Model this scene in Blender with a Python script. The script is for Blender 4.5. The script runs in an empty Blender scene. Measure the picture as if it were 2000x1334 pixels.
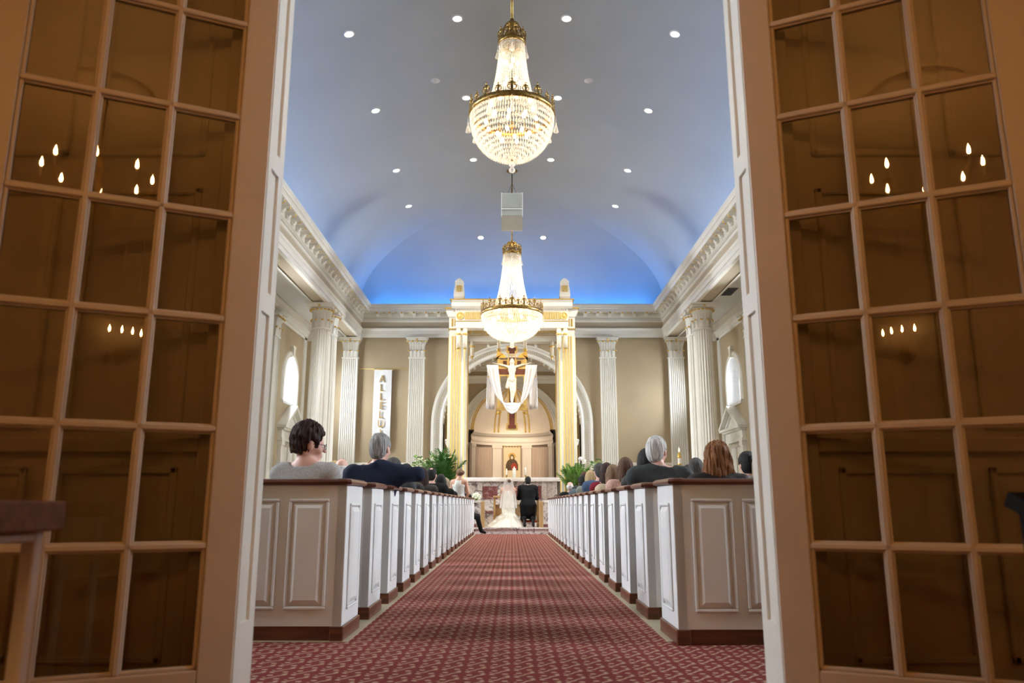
import bpy, math, random
import numpy as np
from math import sin, cos, pi, radians, sqrt, atan2, hypot
from mathutils import Vector, Matrix, Euler

random.seed(7)
SC = bpy.context.scene
COL = SC.collection

# ------------------------------------------------------------------ camera
EYE = 0.794
cam_d = bpy.data.cameras.new('camera')
cam = bpy.data.objects.new('camera', cam_d)
COL.objects.link(cam)
cam.location = (0, 0, EYE)
cam.rotation_euler = (radians(90 + 11.95), 0, 0)
cam_d.sensor_width = 36.0
cam_d.lens = 27.0
cam_d.clip_end = 200
cam_d.clip_start = 0.02
cam_d.dof.use_dof = True
cam_d.dof.focus_distance = 9.5
cam_d.dof.aperture_fstop = 3.2
SC.camera = cam

# ------------------------------------------------------------------ colour management, render light paths
SC.view_settings.view_transform = 'Standard'
SC.view_settings.look = 'None'
SC.view_settings.gamma = 1.0
SC.view_settings.use_curve_mapping = False
SC.view_settings.exposure = 0.85
SC.cycles.max_bounces = 8
SC.cycles.diffuse_bounces = 4
SC.cycles.glossy_bounces = 4
SC.cycles.transmission_bounces = 6
SC.cycles.transparent_max_bounces = 14
SC.cycles.sample_clamp_indirect = 6.0
SC.cycles.caustics_reflective = False
SC.cycles.caustics_refractive = False
SC.cycles.use_denoising = True
SC.cycles.adaptive_threshold = 0.03

# ------------------------------------------------------------------ world: bright overcast daylight outside the windows
W = bpy.data.worlds.new('daylight'); SC.world = W; W.use_nodes = True
bg = W.node_tree.nodes['Background']
bg.inputs[0].default_value = (0.86, 0.93, 1.0, 1)
bg.inputs[1].default_value = 3.0

# ------------------------------------------------------------------ large lights: daylight entering at the nave windows
DAY = 1350.0
WIN_Y = (3.95, 9.6, 19.3, 25.3)
def area_light(name, loc, rot, sx, sy, power, col, spread=pi):
    d = bpy.data.lights.new(name, 'AREA'); d.shape = 'RECTANGLE'
    d.size = sx; d.size_y = sy; d.energy = power; d.color = col; d.spread = spread
    o = bpy.data.objects.new(name, d); COL.objects.link(o)
    o.location = loc; o.rotation_euler = rot
    return o
for s in (-1, 1):
    for wy in WIN_Y:
        area_light('window_daylight', (s*8.35, wy, 5.25), (0, radians(68)*s, 0), 2.2, 1.7, DAY*(.55 if wy > 25 else .42 if wy < 5 else 1.1), (0.86, 0.93, 1.0), radians(150))
def point_light(name, loc, power, col, radius=0.05):
    d = bpy.data.lights.new(name, 'POINT'); d.energy = power; d.color = col; d.shadow_soft_size = radius
    o = bpy.data.objects.new(name, d); COL.objects.link(o); o.location = loc
    return o
def spot_light(name, loc, target, power, col, angle=60, blend=0.6, radius=0.05):
    d = bpy.data.lights.new(name, 'SPOT'); d.energy = power; d.color = col
    d.spot_size = radians(angle); d.spot_blend = blend; d.shadow_soft_size = radius
    o = bpy.data.objects.new(name, d); COL.objects.link(o); o.location = loc
    v = Vector(target) - Vector(loc)
    o.rotation_euler = v.to_track_quat('-Z', 'Y').to_euler()
    return o

# ------------------------------------------------------------------ mesh helpers
class MB:
    """collects verts and faces, then links ONE mesh object"""
    def __init__(s): s.v = []; s.f = []; s.sm = []; s.mi = []; s.cur = 0
    def add(s, vs, fs, smooth=False):
        n = len(s.v); s.v += [tuple(p) for p in vs]
        for f in fs:
            s.f.append(tuple(i+n for i in f)); s.sm.append(smooth); s.mi.append(s.cur)
        return s
    def box(s, x0, x1, y0, y1, z0, z1):
        if x0 > x1: x0, x1 = x1, x0
        if y0 > y1: y0, y1 = y1, y0
        if z0 > z1: z0, z1 = z1, z0
        vs = [(x0,y0,z0),(x1,y0,z0),(x1,y1,z0),(x0,y1,z0),(x0,y0,z1),(x1,y0,z1),(x1,y1,z1),(x0,y1,z1)]
        return s.add(vs, [(3,2,1,0),(4,5,6,7),(0,1,5,4),(1,2,6,5),(2,3,7,6),(3,0,4,7)])
    def cbox(s, x0, x1, y0, y1, z0, z1, c=0.004):
        if x0 > x1: x0, x1 = x1, x0
        if y0 > y1: y0, y1 = y1, y0
        if z0 > z1: z0, z1 = z1, z0
        c = min(c, (x1-x0)*.45, (y1-y0)*.45, (z1-z0)*.45)
        def ring(z, i): 
            a0,a1,b0,b1 = x0+i,x1-i,y0+i,y1-i
            return [(a0+c,b0,z),(a1-c,b0,z),(a1,b0+c,z),(a1,b1-c,z),(a1-c,b1,z),(a0+c,b1,z),(a0,b1-c,z),(a0,b0+c,z)]
        vs = ring(z0, c*.7)+ring(z0+c, 0)+ring(z1-c, 0)+ring(z1, c*.7)
        fs = [tuple(reversed(range(8))), tuple(range(24, 32))]
        for k in range(3):
            for i in range(8):
                j = (i+1) % 8
                fs.append((k*8+i, k*8+j, k*8+8+j, k*8+8+i))
        return s.add(vs, fs)
    def lathe(s, prof, seg=16, c=(0,0,0), smooth=True, a0=0, a1=2*pi, sx=1, sy=1):
        full = abs((a1-a0)-2*pi) < 1e-6
        n = seg if full else seg+1
        vs = []; fs = []
        for r, z in prof:
            for i in range(n):
                a = a0+(a1-a0)*i/seg
                vs.append((c[0]+r*cos(a)*sx, c[1]+r*sin(a)*sy, c[2]+z))
        for k in range(len(prof)-1):
            for i in range(seg):
                j = (i+1) % n if full else i+1
                fs.append((k*n+i, k*n+j, k*n+n+j, k*n+n+i))
        return s.add(vs, fs, smooth)
    def tube(s, path, rad, seg=8, smooth=True, cap=True):
        path = [Vector(p) for p in path]; N = len(path)
        if not hasattr(rad, '__len__'): rad = [rad]*N
        vs = []; fs = []
        t = (path[1]-path[0]).normalized()
        up = Vector((0,0,1)) if abs(t.z) < .9 else Vector((1,0,0))
        nrm = t.cross(up).normalized()
        for i, p in enumerate(path):
            if i == 0: t = path[1]-path[0]
            elif i == N-1: t = path[-1]-path[-2]
            else: t = path[i+1]-path[i-1]
            t.normalize()
            nrm = (nrm - t*nrm.dot(t))
            if nrm.length < 1e-6: nrm = t.orthogonal()
            nrm.normalize(); b = t.cross(nrm)
            for k in range(seg):
                a = 2*pi*k/seg
                vs.append(p + nrm*cos(a)*rad[i] + b*sin(a)*rad[i])
        for i in range(N-1):
            for k in range(seg):
                j = (k+1) % seg
                fs.append((i*seg+k, i*seg+j, i*seg+seg+j, i*seg+seg+k))
        s.add(vs, fs, smooth)
        if cap:
            n = len(s.v)-N*seg
            s.f.append(tuple(n+k for k in reversed(range(seg)))); s.sm.append(False); s.mi.append(s.cur)
            s.f.append(tuple(n+(N-1)*seg+k for k in range(seg))); s.sm.append(False); s.mi.append(s.cur)
        return s
    def prism(s, pts, axis, a, b, smooth=False, cap=True):
        """extrude a closed 2D outline; axis 'x': pts are (y,z); 'y': (x,z); 'z': (x,y)"""
        n = len(pts)
        def mk(p, t):
            return {'x': (t,p[0],p[1]), 'y': (p[0],t,p[1]), 'z': (p[0],p[1],t)}[axis]
        vs = [mk(p, a) for p in pts]+[mk(p, b) for p in pts]
        fs = [(i, (i+1) % n, n+(i+1) % n, n+i) for i in range(n)]
        s.add(vs, fs, smooth)
        if cap:
            m = len(s.v)-2*n
            s.f.append(tuple(m+i for i in reversed(range(n)))); s.sm.append(False); s.mi.append(s.cur)
            s.f.append(tuple(m+n+i for i in range(n))); s.sm.append(False); s.mi.append(s.cur)
        return s
    def strip(s, pts, axis, a, b, smooth=False):
        n = len(pts)
        def mk(p, t):
            return {'x': (t,p[0],p[1]), 'y': (p[0],t,p[1]), 'z': (p[0],p[1],t)}[axis]
        vs = [mk(p, a) for p in pts]+[mk(p, b) for p in pts]
        return s.add(vs, [(i, i+1, n+i+1, n+i) for i in range(n-1)], smooth)
    def rows(s, R, smooth=True, close=False):
        n = len(R[0]); vs = [p for r in R for p in r]; fs = []
        for i in range(len(R)-1):
            for k in range(n if close else n-1):
                j = (k+1) % n
                fs.append((i*n+k, i*n+j, i*n+n+j, i*n+n+k))
        return s.add(vs, fs, smooth)
    def ball(s, c, r, seg=10, rings=6, sx=1, sy=1, sz=1):
        prof = [(max(1e-5, r*sin(pi*k/rings)), -r*cos(pi*k/rings)*sz) for k in range(rings+1)]
        return s.lathe(prof, seg, c, True, sx=sx, sy=sy)
    def xf(s, M, start=0):
        for i in range(start, len(s.v)): s.v[i] = tuple(M @ Vector(s.v[i]))
        return s
    def mesh(s, name, mats):
        me = bpy.data.meshes.new(name)
        me.from_pydata(s.v, [], s.f)
        if not isinstance(mats, (list, tuple)): mats = [mats]
        for m in mats: me.materials.append(m)
        me.polygons.foreach_set('use_smooth', s.sm)
        if len(mats) > 1: me.polygons.foreach_set('material_index', s.mi)
        me.update()
        return me
    def build(s, name, mats, parent=None, label=None, kind=None, loc=None, recalc=True):
        me = s.mesh(name, mats)
        if recalc: fixn(me)
        return link(name, me, parent, label, kind, loc)

import bmesh
def fixn(me):
    bm = bmesh.new(); bm.from_mesh(me); bmesh.ops.recalc_face_normals(bm, faces=bm.faces[:]); bm.to_mesh(me); bm.free()

def link(name, me, parent=None, label=None, kind=None, loc=None, rot=None):
    o = bpy.data.objects.new(name, me); COL.objects.link(o)
    if parent is not None: o.parent = parent
    if loc is not None: o.location = loc
    if rot is not None: o.rotation_euler = rot
    if label: o['label'] = label
    if kind: o['kind'] = kind
    return o
def tag(o, label, cat, group=None):
    o['label'] = label; o['category'] = cat
    if group: o['group'] = group
    return o
def thing(name, label, cat, loc=(0,0,0), group=None, rz=0):
    o = bpy.data.objects.new(name, None); COL.objects.link(o)
    o.location = loc; o.rotation_euler = (0,0,rz); o.empty_display_size = .1
    return tag(o, label, cat, group)
def struct(mb, name, mats, parent=None):
    o = mb.build(name, mats, parent)
    if parent is None: o['kind'] = 'structure'
    return o
def sempty(name, loc=(0,0,0)):
    o = bpy.data.objects.new(name, None); COL.objects.link(o); o.location = loc; o['kind'] = 'structure'
    return o
ORD = ['first','second','third','fourth','fifth','sixth','seventh','eighth','ninth','tenth','eleventh','twelfth','thirteenth',
       'fourteenth','fifteenth','sixteenth','seventeenth','eighteenth','nineteenth','twentieth']

# ------------------------------------------------------------------ materials
class NB:
    """tiny node expression helper"""
    def __init__(s, nt): s.nt = nt
    def node(s, t, **kw):
        n = s.nt.nodes.new(t)
        for k, v in kw.items(): setattr(n, k, v)
        return n
    def m(s, op, a, b=None, c=None):
        n = s.nt.nodes.new('ShaderNodeMath'); n.operation = op
        for i, x in enumerate((a, b, c)):
            if x is None: continue
            if isinstance(x, (int, float)): n.inputs[i].default_value = x
            else: s.nt.links.new(x, n.inputs[i])
        return n.outputs[0]
    def link(s, a, b): s.nt.links.new(a, b)
MATS = {}
def newmat(name):
    m = bpy.data.materials.new(name); m.use_nodes = True
    MATS[name] = m
    return m, m.node_tree, m.node_tree.nodes['Principled BSDF']
def pm(name, c1, c2=None, scale=6.0, rough=0.5, metal=0.0, bump=0.0, bscale=40.0, detail=3.0, stretch=None, spec=0.5,
       emit=None, estr=0.0, lo=.35, hi=.65, trans=0.0, sheen=0.0):
    m, nt, b = newmat(name); nb = NB(nt)
    b.inputs['Roughness'].default_value = rough
    b.inputs['Metallic'].default_value = metal
    b.inputs['Specular IOR Level'].default_value = spec
    if sheen: b.inputs['Sheen Weight'].default_value = sheen
    if c2 is None: c2 = tuple(x*.92 for x in c1)
    tc = nb.node('ShaderNodeTexCoord'); mp = nb.node('ShaderNodeMapping')
    nb.link(tc.outputs['Object'], mp.inputs[0])
    if stretch: mp.inputs['Scale'].default_value = stretch
    nz = nb.node('ShaderNodeTexNoise'); nz.inputs['Scale'].default_value = scale; nz.inputs['Detail'].default_value = detail
    nb.link(mp.outputs[0], nz.inputs['Vector'])
    rp = nb.node('ShaderNodeValToRGB')
    rp.color_ramp.elements[0].position = lo; rp.color_ramp.elements[0].color = (*c2, 1)
    rp.color_ramp.elements[1].position = hi; rp.color_ramp.elements[1].color = (*c1, 1)
    nb.link(nz.outputs[0], rp.inputs[0]); nb.link(rp.outputs[0], b.inputs['Base Color'])
    if bump:
        n2 = nb.node('ShaderNodeTexNoise'); n2.inputs['Scale'].default_value = bscale; n2.inputs['Detail'].default_value = 3
        nb.link(mp.outputs[0], n2.inputs['Vector'])
        bp = nb.node('ShaderNodeBump'); bp.inputs['Strength'].default_value = bump; bp.inputs['Distance'].default_value = .01
        nb.link(n2.outputs[0], bp.inputs['Height']); nb.link(bp.outputs[0], b.inputs['Normal'])
    if emit:
        b.inputs['Emission Color'].default_value = (*emit, 1); b.inputs['Emission Strength'].default_value = estr
    if trans: b.inputs['Transmission Weight'].default_value = trans
    return m
M = {}
M['white'] = pm('white_paint', (.80,.81,.82), (.74,.75,.76), 3.0, .38, bump=.02, bscale=25)
M['cream'] = pm('cream_trim_paint', (.80,.77,.69), (.75,.72,.64), 2.0, .45)
M['creamd'] = pm('cream_wainscot_paint', (.62,.55,.43), (.57,.50,.39), 2.0, .5)
M['tan'] = pm('tan_wall_paint', (.42,.325,.20), (.395,.305,.185), 1.2, .7)
M['friezetan'] = pm('frieze_tan_paint', (.50,.42,.30), (.48,.40,.28), 1.2, .6)
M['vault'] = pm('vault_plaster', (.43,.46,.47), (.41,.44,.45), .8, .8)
M['ceil'] = pm('flat_ceiling_plaster', (.80,.80,.79), (.77,.77,.76), 1.0, .8)
M['foyer'] = pm('foyer_cream_paint', (.66,.58,.47), (.62,.54,.43), 2.0, .5)
M['door'] = pm('door_cream_paint', (.70,.61,.51), (.66,.57,.47), 2.0, .42)
M['jamb'] = pm('jamb_white_paint', (.80,.77,.70), (.76,.73,.66), 2.0, .4)
M['gold'] = pm('gilding', (.80,.55,.16), (.66,.42,.10), 30, .33, metal=.75)
M['goldp'] = pm('pale_gold_paint', (.82,.60,.22), (.76,.52,.16), 12, .4, metal=.35)
M['brass'] = pm('antique_brass', (.46,.30,.09), (.22,.13,.04), 25, .32, metal=.9)
M['mahog'] = pm('mahogany_wood', (.16,.052,.024), (.085,.026,.013), 4, .32, stretch=(1,9,9), bump=.02)
M['oak'] = pm('light_oak_wood', (.52,.33,.15), (.40,.24,.10), 5, .4, stretch=(8,8,1))
M['brownwood'] = pm('brown_table_wood', (.24,.085,.028), (.15,.05,.016), 4, .6, stretch=(1,9,9))
M['black'] = pm('black_matte', (.006,.006,.007), (.004,.004,.005), 8, .7, spec=.15)
M['tile'] = pm('beige_vinyl_floor', (.46,.40,.28), (.40,.35,.24), 3, .45)
M['grey'] = pm('grey_painted_metal', (.36,.40,.37), (.32,.36,.33), 4, .5)
M['beigebox'] = pm('beige_painted_box', (.50,.46,.38), (.46,.42,.35), 4, .5)
M['curtain'] = pm('taupe_curtain', (.56,.45,.37), (.50,.39,.32), 30, .85, stretch=(1,1,.05))
M['linen'] = pm('white_linen', (.82,.80,.80), (.78,.76,.76), 12, .85, bump=.05, bscale=60)
M['bannerw'] = pm('banner_white_cloth', (.78,.77,.76), (.74,.73,.72), 8, .85)
M['ivory'] = pm('ivory_plaster', (.82,.76,.62), (.74,.66,.50), 20, .5)
M['crossred'] = pm('dark_red_brown_cross_wood', (.17,.045,.025), (.12,.03,.018), 6, .4, stretch=(6,6,1))
M['wax'] = pm('candle_wax', (.86,.84,.76), None, 5, .45)
M['leaf'] = pm('palm_leaf_green', (.07,.20,.035), (.03,.11,.02), 14, .45)
M['leafl'] = pm('fresh_leaf_green', (.19,.34,.06), (.10,.22,.04), 14, .45)
M['petal'] = pm('white_petal', (.84,.86,.74), (.70,.78,.55), 30, .6)
M['pot'] = pm('wicker_pot', (.36,.27,.17), (.24,.17,.10), 40, .7)
M['windowf'] = pm('window_frame_white', (.84,.84,.83), None, 3, .4)
M['vent'] = pm('dark_vent_metal', (.05,.05,.05), (.03,.03,.03), 10, .5)
M['whitemetal'] = pm('white_metal', (.86,.85,.88), None, 6, .4)
M['icon_dark'] = pm('banner_dark_brown', (.06,.035,.02), (.16,.09,.03), 20, .7)
M['icon_red'] = pm('banner_red', (.42,.055,.025), (.33,.04,.02), 20, .7)
M['icon_cream'] = pm('banner_cream_cloth', (.80,.68,.46), (.76,.63,.40), 10, .8)
M['icon_gold'] = pm('banner_gold', (.70,.42,.10), (.60,.34,.08), 16, .6)

def marble(name, base, vein, scale=1.6, w=.045):
    m, nt, b = newmat(name); nb = NB(nt)
    tc = nb.node('ShaderNodeTexCoord')
    nz = nb.node('ShaderNodeTexNoise'); nz.inputs['Scale'].default_value = scale*1.3; nz.inputs['Detail'].default_value = 6
    nz.inputs['Distortion'].default_value = 1.2
    nb.link(tc.outputs['Object'], nz.inputs['Vector'])
    n2 = nb.node('ShaderNodeTexNoise'); n2.inputs['Scale'].default_value = scale*4.2; n2.inputs['Detail'].default_value = 5
    n2.inputs['Distortion'].default_value = 1.6
    nb.link(tc.outputs['Object'], n2.inputs['Vector'])
    d1 = nb.m('ABSOLUTE', nb.m('SUBTRACT', nz.outputs[0], .5)); d2 = nb.m('ABSOLUTE', nb.m('SUBTRACT', n2.outputs[0], .5))
    v1 = nb.m('SUBTRACT', 1.0, nb.m('MINIMUM', nb.m('DIVIDE', d1, w), 1.0))
    v2 = nb.m('SUBTRACT', 1.0, nb.m('MINIMUM', nb.m('DIVIDE', d2, w*.8), 1.0))
    f = nb.m('MINIMUM', nb.m('ADD', nb.m('MULTIPLY', v1, .9), nb.m('MULTIPLY', v2, .75)), 1.0)
    mx = nb.node('ShaderNodeMix', data_type='RGBA')
    mx.inputs[6].default_value = (*base, 1); mx.inputs[7].default_value = (*vein, 1)
    nb.link(f, mx.inputs[0]); nb.link(mx.outputs[2], b.inputs['Base Color'])
    b.inputs['Roughness'].default_value = .25
    return m
M['marble'] = marble('veined_white_marble', (.72,.67,.64), (.12,.095,.11), 1.6, .032)
M['redmarble'] = marble('red_marble', (.19,.060,.058), (.45,.33,.32), 2.4, .018)

def carpet():
    m, nt, b = newmat('red_scroll_carpet'); nb = NB(nt)
    tc = nb.node('ShaderNodeTexCoord'); sp = nb.node('ShaderNodeSeparateXYZ'); nb.link(tc.outputs['Object'], sp.inputs[0])
    x, y = sp.outputs[0], sp.outputs[1]
    PX, PY = .118, .150
    v = nb.m('DIVIDE', y, PY)
    u0 = nb.m('DIVIDE', x, PX)
    col = nb.m('FLOOR', u0)
    # every column of scrolls is shifted along its run
    vs = nb.m('ADD', v, nb.m('MULTIPLY', col, .37))
    fu = nb.m('SUBTRACT', nb.m('SUBTRACT', u0, col), .5)       # -.5 .. .5
    fv = nb.m('SUBTRACT', vs, nb.m('FLOOR', vs))               # 0 .. 1
    sn = nb.m('SINE', nb.m('MULTIPLY', fv, 2*pi))
    sn2 = nb.m('SINE', nb.m('MULTIPLY', fv, 4*pi))
    curve = nb.m('ADD', nb.m('MULTIPLY', sn, .30), nb.m('MULTIPLY', sn2, -.10))
    d = nb.m('ABSOLUTE', nb.m('SUBTRACT', fu, curve))
    wid = nb.m('ADD', .035, nb.m('MULTIPLY', nb.m('ABSOLUTE', sn), .055))
    s1 = nb.m('LESS_THAN', d, wid)
    def ell(cu, cv, ru, rv):
        a = nb.m('DIVIDE', nb.m('SUBTRACT', fu, cu), ru); c = nb.m('DIVIDE', nb.m('SUBTRACT', fv, cv), rv)
        return nb.m('LESS_THAN', nb.m('ADD', nb.m('MULTIPLY', a, a), nb.m('MULTIPLY', c, c)), 1.0)
    e1 = ell(-.22, .22, .13, .085); e2 = ell(.22, .72, .13, .085); e3 = ell(.34, .47, .07, .05); e4 = ell(-.36, .97, .07, .05)
    gap = nb.m('GREATER_THAN', nb.m('ABSOLUTE', nb.m('SUBTRACT', fv, .5)), .06)
    f = nb.m('MAXIMUM', nb.m('MULTIPLY', s1, gap), nb.m('MAXIMUM', nb.m('MAXIMUM', e1, e2), nb.m('MAXIMUM', e3, e4)))
    # fine woven mottling
    nz = nb.node('ShaderNodeTexNoise'); nz.inputs['Scale'].default_value = 160; nz.inputs['Detail'].default_value = 2
    nb.link(tc.outputs['Object'], nz.inputs['Vector'])
    f = nb.m('MULTIPLY', f, nb.m('ADD', .5, nb.m('MULTIPLY', nz.outputs[0], .85)))
    mx = nb.node('ShaderNodeMix', data_type='RGBA')
    mx.inputs[6].default_value = (.190,.034,.032,1); mx.inputs[7].default_value = (.46,.33,.235,1)
    nb.link(f, mx.inputs[0]); nb.link(mx.outputs[2], b.inputs['Base Color'])
    b.inputs['Roughness'].default_value = .9
    b.inputs['Specular IOR Level'].default_value = .15
    bp = nb.node('ShaderNodeBump'); bp.inputs['Strength'].default_value = .35; bp.inputs['Distance'].default_value = .004
    n3 = nb.node('ShaderNodeTexNoise'); n3.inputs['Scale'].default_value = 420
    nb.link(tc.outputs['Object'], n3.inputs['Vector']); nb.link(n3.outputs[0], bp.inputs['Height']); nb.link(bp.outputs[0], b.inputs['Normal'])
    return m
M['carpet'] = carpet()

def glassmat(name, tint=(1,1,1), rough=0.0, ior=1.5):
    m, nt, b = newmat(name); nb = NB(nt)
    nt.nodes.remove(b)
    out = nt.nodes['Material Output']
    t = nb.node('ShaderNodeBsdfTransparent'); t.inputs[0].default_value = (*tint, 1)
    g = nb.node('ShaderNodeBsdfGlossy'); g.inputs['Roughness'].default_value = rough
    fr = nb.node('ShaderNodeFresnel'); fr.inputs[0].default_value = ior
    mx = nb.node('ShaderNodeMixShader')
    nb.link(fr.outputs[0], mx.inputs[0]); nb.link(t.outputs[0], mx.inputs[1]); nb.link(g.outputs[0], mx.inputs[2])
    nb.link(mx.outputs[0], out.inputs[0])
    return m
M['glass'] = glassmat('clear_pane_glass', (.86,.84,.80), .01, 1.6)
M['winglass'] = glassmat('window_glass', (.98,.99,1), .02)

def crystal(name):
    m, nt, b = newmat(name); nb = NB(nt); nt.nodes.remove(b); out = nt.nodes['Material Output']
    tr = nb.node('ShaderNodeBsdfTranslucent'); tr.inputs[0].default_value = (1,.96,.88,1)
    df = nb.node('ShaderNodeBsdfDiffuse'); df.inputs[0].default_value = (.95,.93,.88,1)
    gl = nb.node('ShaderNodeBsdfGlossy'); gl.inputs['Roughness'].default_value = .12
    tp = nb.node('ShaderNodeBsdfTransparent')
    m1 = nb.node('ShaderNodeMixShader'); m1.inputs[0].default_value = .35
    nb.link(tr.outputs[0], m1.inputs[1]); nb.link(df.outputs[0], m1.inputs[2])
    m2 = nb.node('ShaderNodeMixShader'); m2.inputs[0].default_value = .18
    nb.link(m1.outputs[0], m2.inputs[1]); nb.link(gl.outputs[0], m2.inputs[2])
    m3 = nb.node('ShaderNodeMixShader'); m3.inputs[0].default_value = .52
    nb.link(m2.outputs[0], m3.inputs[1]); nb.link(tp.outputs[0], m3.inputs[2])
    nb.link(m3.outputs[0], out.inputs[0])
    return m
M['crystal'] = crystal('cut_crystal')

def veilmat(name, col, alpha):
    m, nt, b = newmat(name); nb = NB(nt); nt.nodes.remove(b); out = nt.nodes['Material Output']
    df = nb.node('ShaderNodeBsdfDiffuse'); df.inputs[0].default_value = (*col, 1)
    tr = nb.node('ShaderNodeBsdfTranslucent'); tr.inputs[0].default_value = (*col, 1)
    tp = nb.node('ShaderNodeBsdfTransparent')
    m1 = nb.node('ShaderNodeMixShader'); m1.inputs[0].default_value = .4
    nb.link(df.outputs[0], m1.inputs[1]); nb.link(tr.outputs[0], m1.inputs[2])
    m2 = nb.node('ShaderNodeMixShader'); m2.inputs[0].default_value = alpha
    nb.link(tp.outputs[0], m2.inputs[1]); nb.link(m1.outputs[0], m2.inputs[2]); nb.link(m2.outputs[0], out.inputs[0])
    return m
M['veil'] = veilmat('sheer_veil_tulle', (.85,.83,.80), .42)

def emitmat(name, col, s):
    m, nt, b = newmat(name)
    b.inputs['Base Color'].default_value = (*col, 1)
    b.inputs['Emission Color'].default_value = (*col, 1); b.inputs['Emission Strength'].default_value = s
    return m
M['bulb'] = emitmat('lit_bulb_glass', (1,.74,.42), 14)
M['candlebulb'] = emitmat('lit_candle_bulb', (1,.49,.14), 235)
M['sconcebulb'] = emitmat('lit_sconce_bulb', (1,.52,.16), 150)
M['downlight'] = emitmat('lit_downlight', (1,.97,.92), 6)
M['flame'] = emitmat('candle_flame', (1,.75,.35), 8)
M['coveled'] = emitmat('blue_cove_led', (.06,.32,1), 10)
M['covefar'] = emitmat('bright_blue_cove_led', (.04,.30,1), 20)
# ================================================================== the building shell
X_COL, X_WALL = 5.68, 7.40           # column line, outer aisle wall
Y_DOOR0, Y_DOOR1 = 2.70, 2.85        # wall between foyer and nave
Y_BACK = 27.0
Z_ARCH, Z_CORN, Z_SPR = 6.62, 7.77, 7.77
XF = 5.42                            # frieze face
VA, VB, VE = 5.5, 2.35, 2.4          # vault half width, rise, exponent
Y_END = 26.94                         # vault springing at the far end
FOY_X, FOY_Y, FOY_Z = 3.2, -4.2, 4.42

# ---- floor
fl = struct(MB().box(-X_WALL-.3, X_WALL+.3, FOY_Y-.1, 21.4, -.12, 0), 'floor', M['carpet'])
for s, xe in ((-1, .965), (1, .915)):
    MB().box(s*xe, s*X_WALL, 4.78, 21.2, -.01, .004).build('tile_strip', M['tile'], fl)

# ---- generic wall with openings.  opening = (uc, half, zbot, zspring or ztop, arched)
def wall2d(mb, ops, u0, u1, z0, z1, mp, depth, seg=20, reveal=True):
    """mp(u, z, d) -> point"""
    def q(a, b, c, d): mb.add([a, b, c, d], [(0,1,2,3)])
    cur = u0
    for (uc, hw, zb, zs, arch) in sorted(ops):
        a, b = uc-hw, uc+hw
        q(mp(cur,z0,0), mp(a,z0,0), mp(a,z1,0), mp(cur,z1,0))
        if zb > z0+1e-4: q(mp(a,z0,0), mp(b,z0,0), mp(b,zb,0), mp(a,zb,0))
        if arch:
            pts = [(uc-hw*cos(pi*k/seg), zs+hw*sin(pi*k/seg)) for k in range(seg+1)]
        else:
            pts = [(a, zs), (b, zs)]
        for k in range(len(pts)-1):
            (p, zp), (r, zr) = pts[k], pts[k+1]
            q(mp(p,zp,0), mp(r,zr,0), mp(r,z1,0), mp(p,z1,0))
        if reveal:
            ring = [(a, zb)]+pts+[(b, zb)]
            for k in range(len(ring)-1):
                (p, zp), (r, zr) = ring[k], ring[k+1]
                q(mp(p,zp,0), mp(r,zr,0), mp(r,zr,depth), mp(p,zp,depth))
            if zb > z0+1e-4: q(mp(a,zb,0), mp(b,zb,0), mp(b,zb-.0,depth), mp(a,zb,depth))
        cur = b
    q(mp(cur,z0,0), mp(u1,z0,0), mp(u1,z1,0), mp(cur,z1,0))
    return mb

# ---- outer aisle walls with arched windows
W_HALF, W_BOT, W_SPR = .75, 4.08, 4.87
WDEP = .42
Z_AISLE = 7.02
for s, nm in ((-1, 'wall_left'), (1, 'wall_right')):
    ops = [(wy, W_HALF, W_BOT, W_SPR, True) for wy in WIN_Y]
    w = struct(wall2d(MB(), ops, Y_DOOR1, Y_BACK, 0, 7.1, lambda u, z, d: (s*(X_WALL+d), u, z), WDEP), nm, M['tan'])
    MB().box(s*(X_WALL+.43), s*(X_WALL+.47), Y_DOOR0, Y_BACK+.3, -.1, 4.0).build('outer_skin', M['cream'], w)
    # wainscot, chair rail and crown moulding on the aisle wall
    MB().box(s*X_WALL, s*(X_WALL-.03), Y_DOOR1, Y_BACK, 0, 1.35).build('wainscot', M['cream'], w)
    MB().cbox(s*X_WALL, s*(X_WALL-.06), Y_DOOR1, Y_BACK, 1.35, 1.43).build('chair_rail', M['cream'], w)
    cm = [(0,6.52),(.05,6.52),(.05,6.62),(.09,6.64),(.09,6.70),(.20,6.80),(.20,6.86),(.30,6.95),(.30,7.02),(0,7.02)]
    MB().prism([(s*(X_WALL-p), z) for p, z in cm], 'y', Y_DOOR1, Y_BACK).build('crown_moulding', M['cream'], w)
    MB().box(s*X_WALL, s*(X_WALL-.05), Y_BACK-.32, Y_BACK, 1.43, 6.6).build('corner_strip', M['cream'], w)

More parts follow.
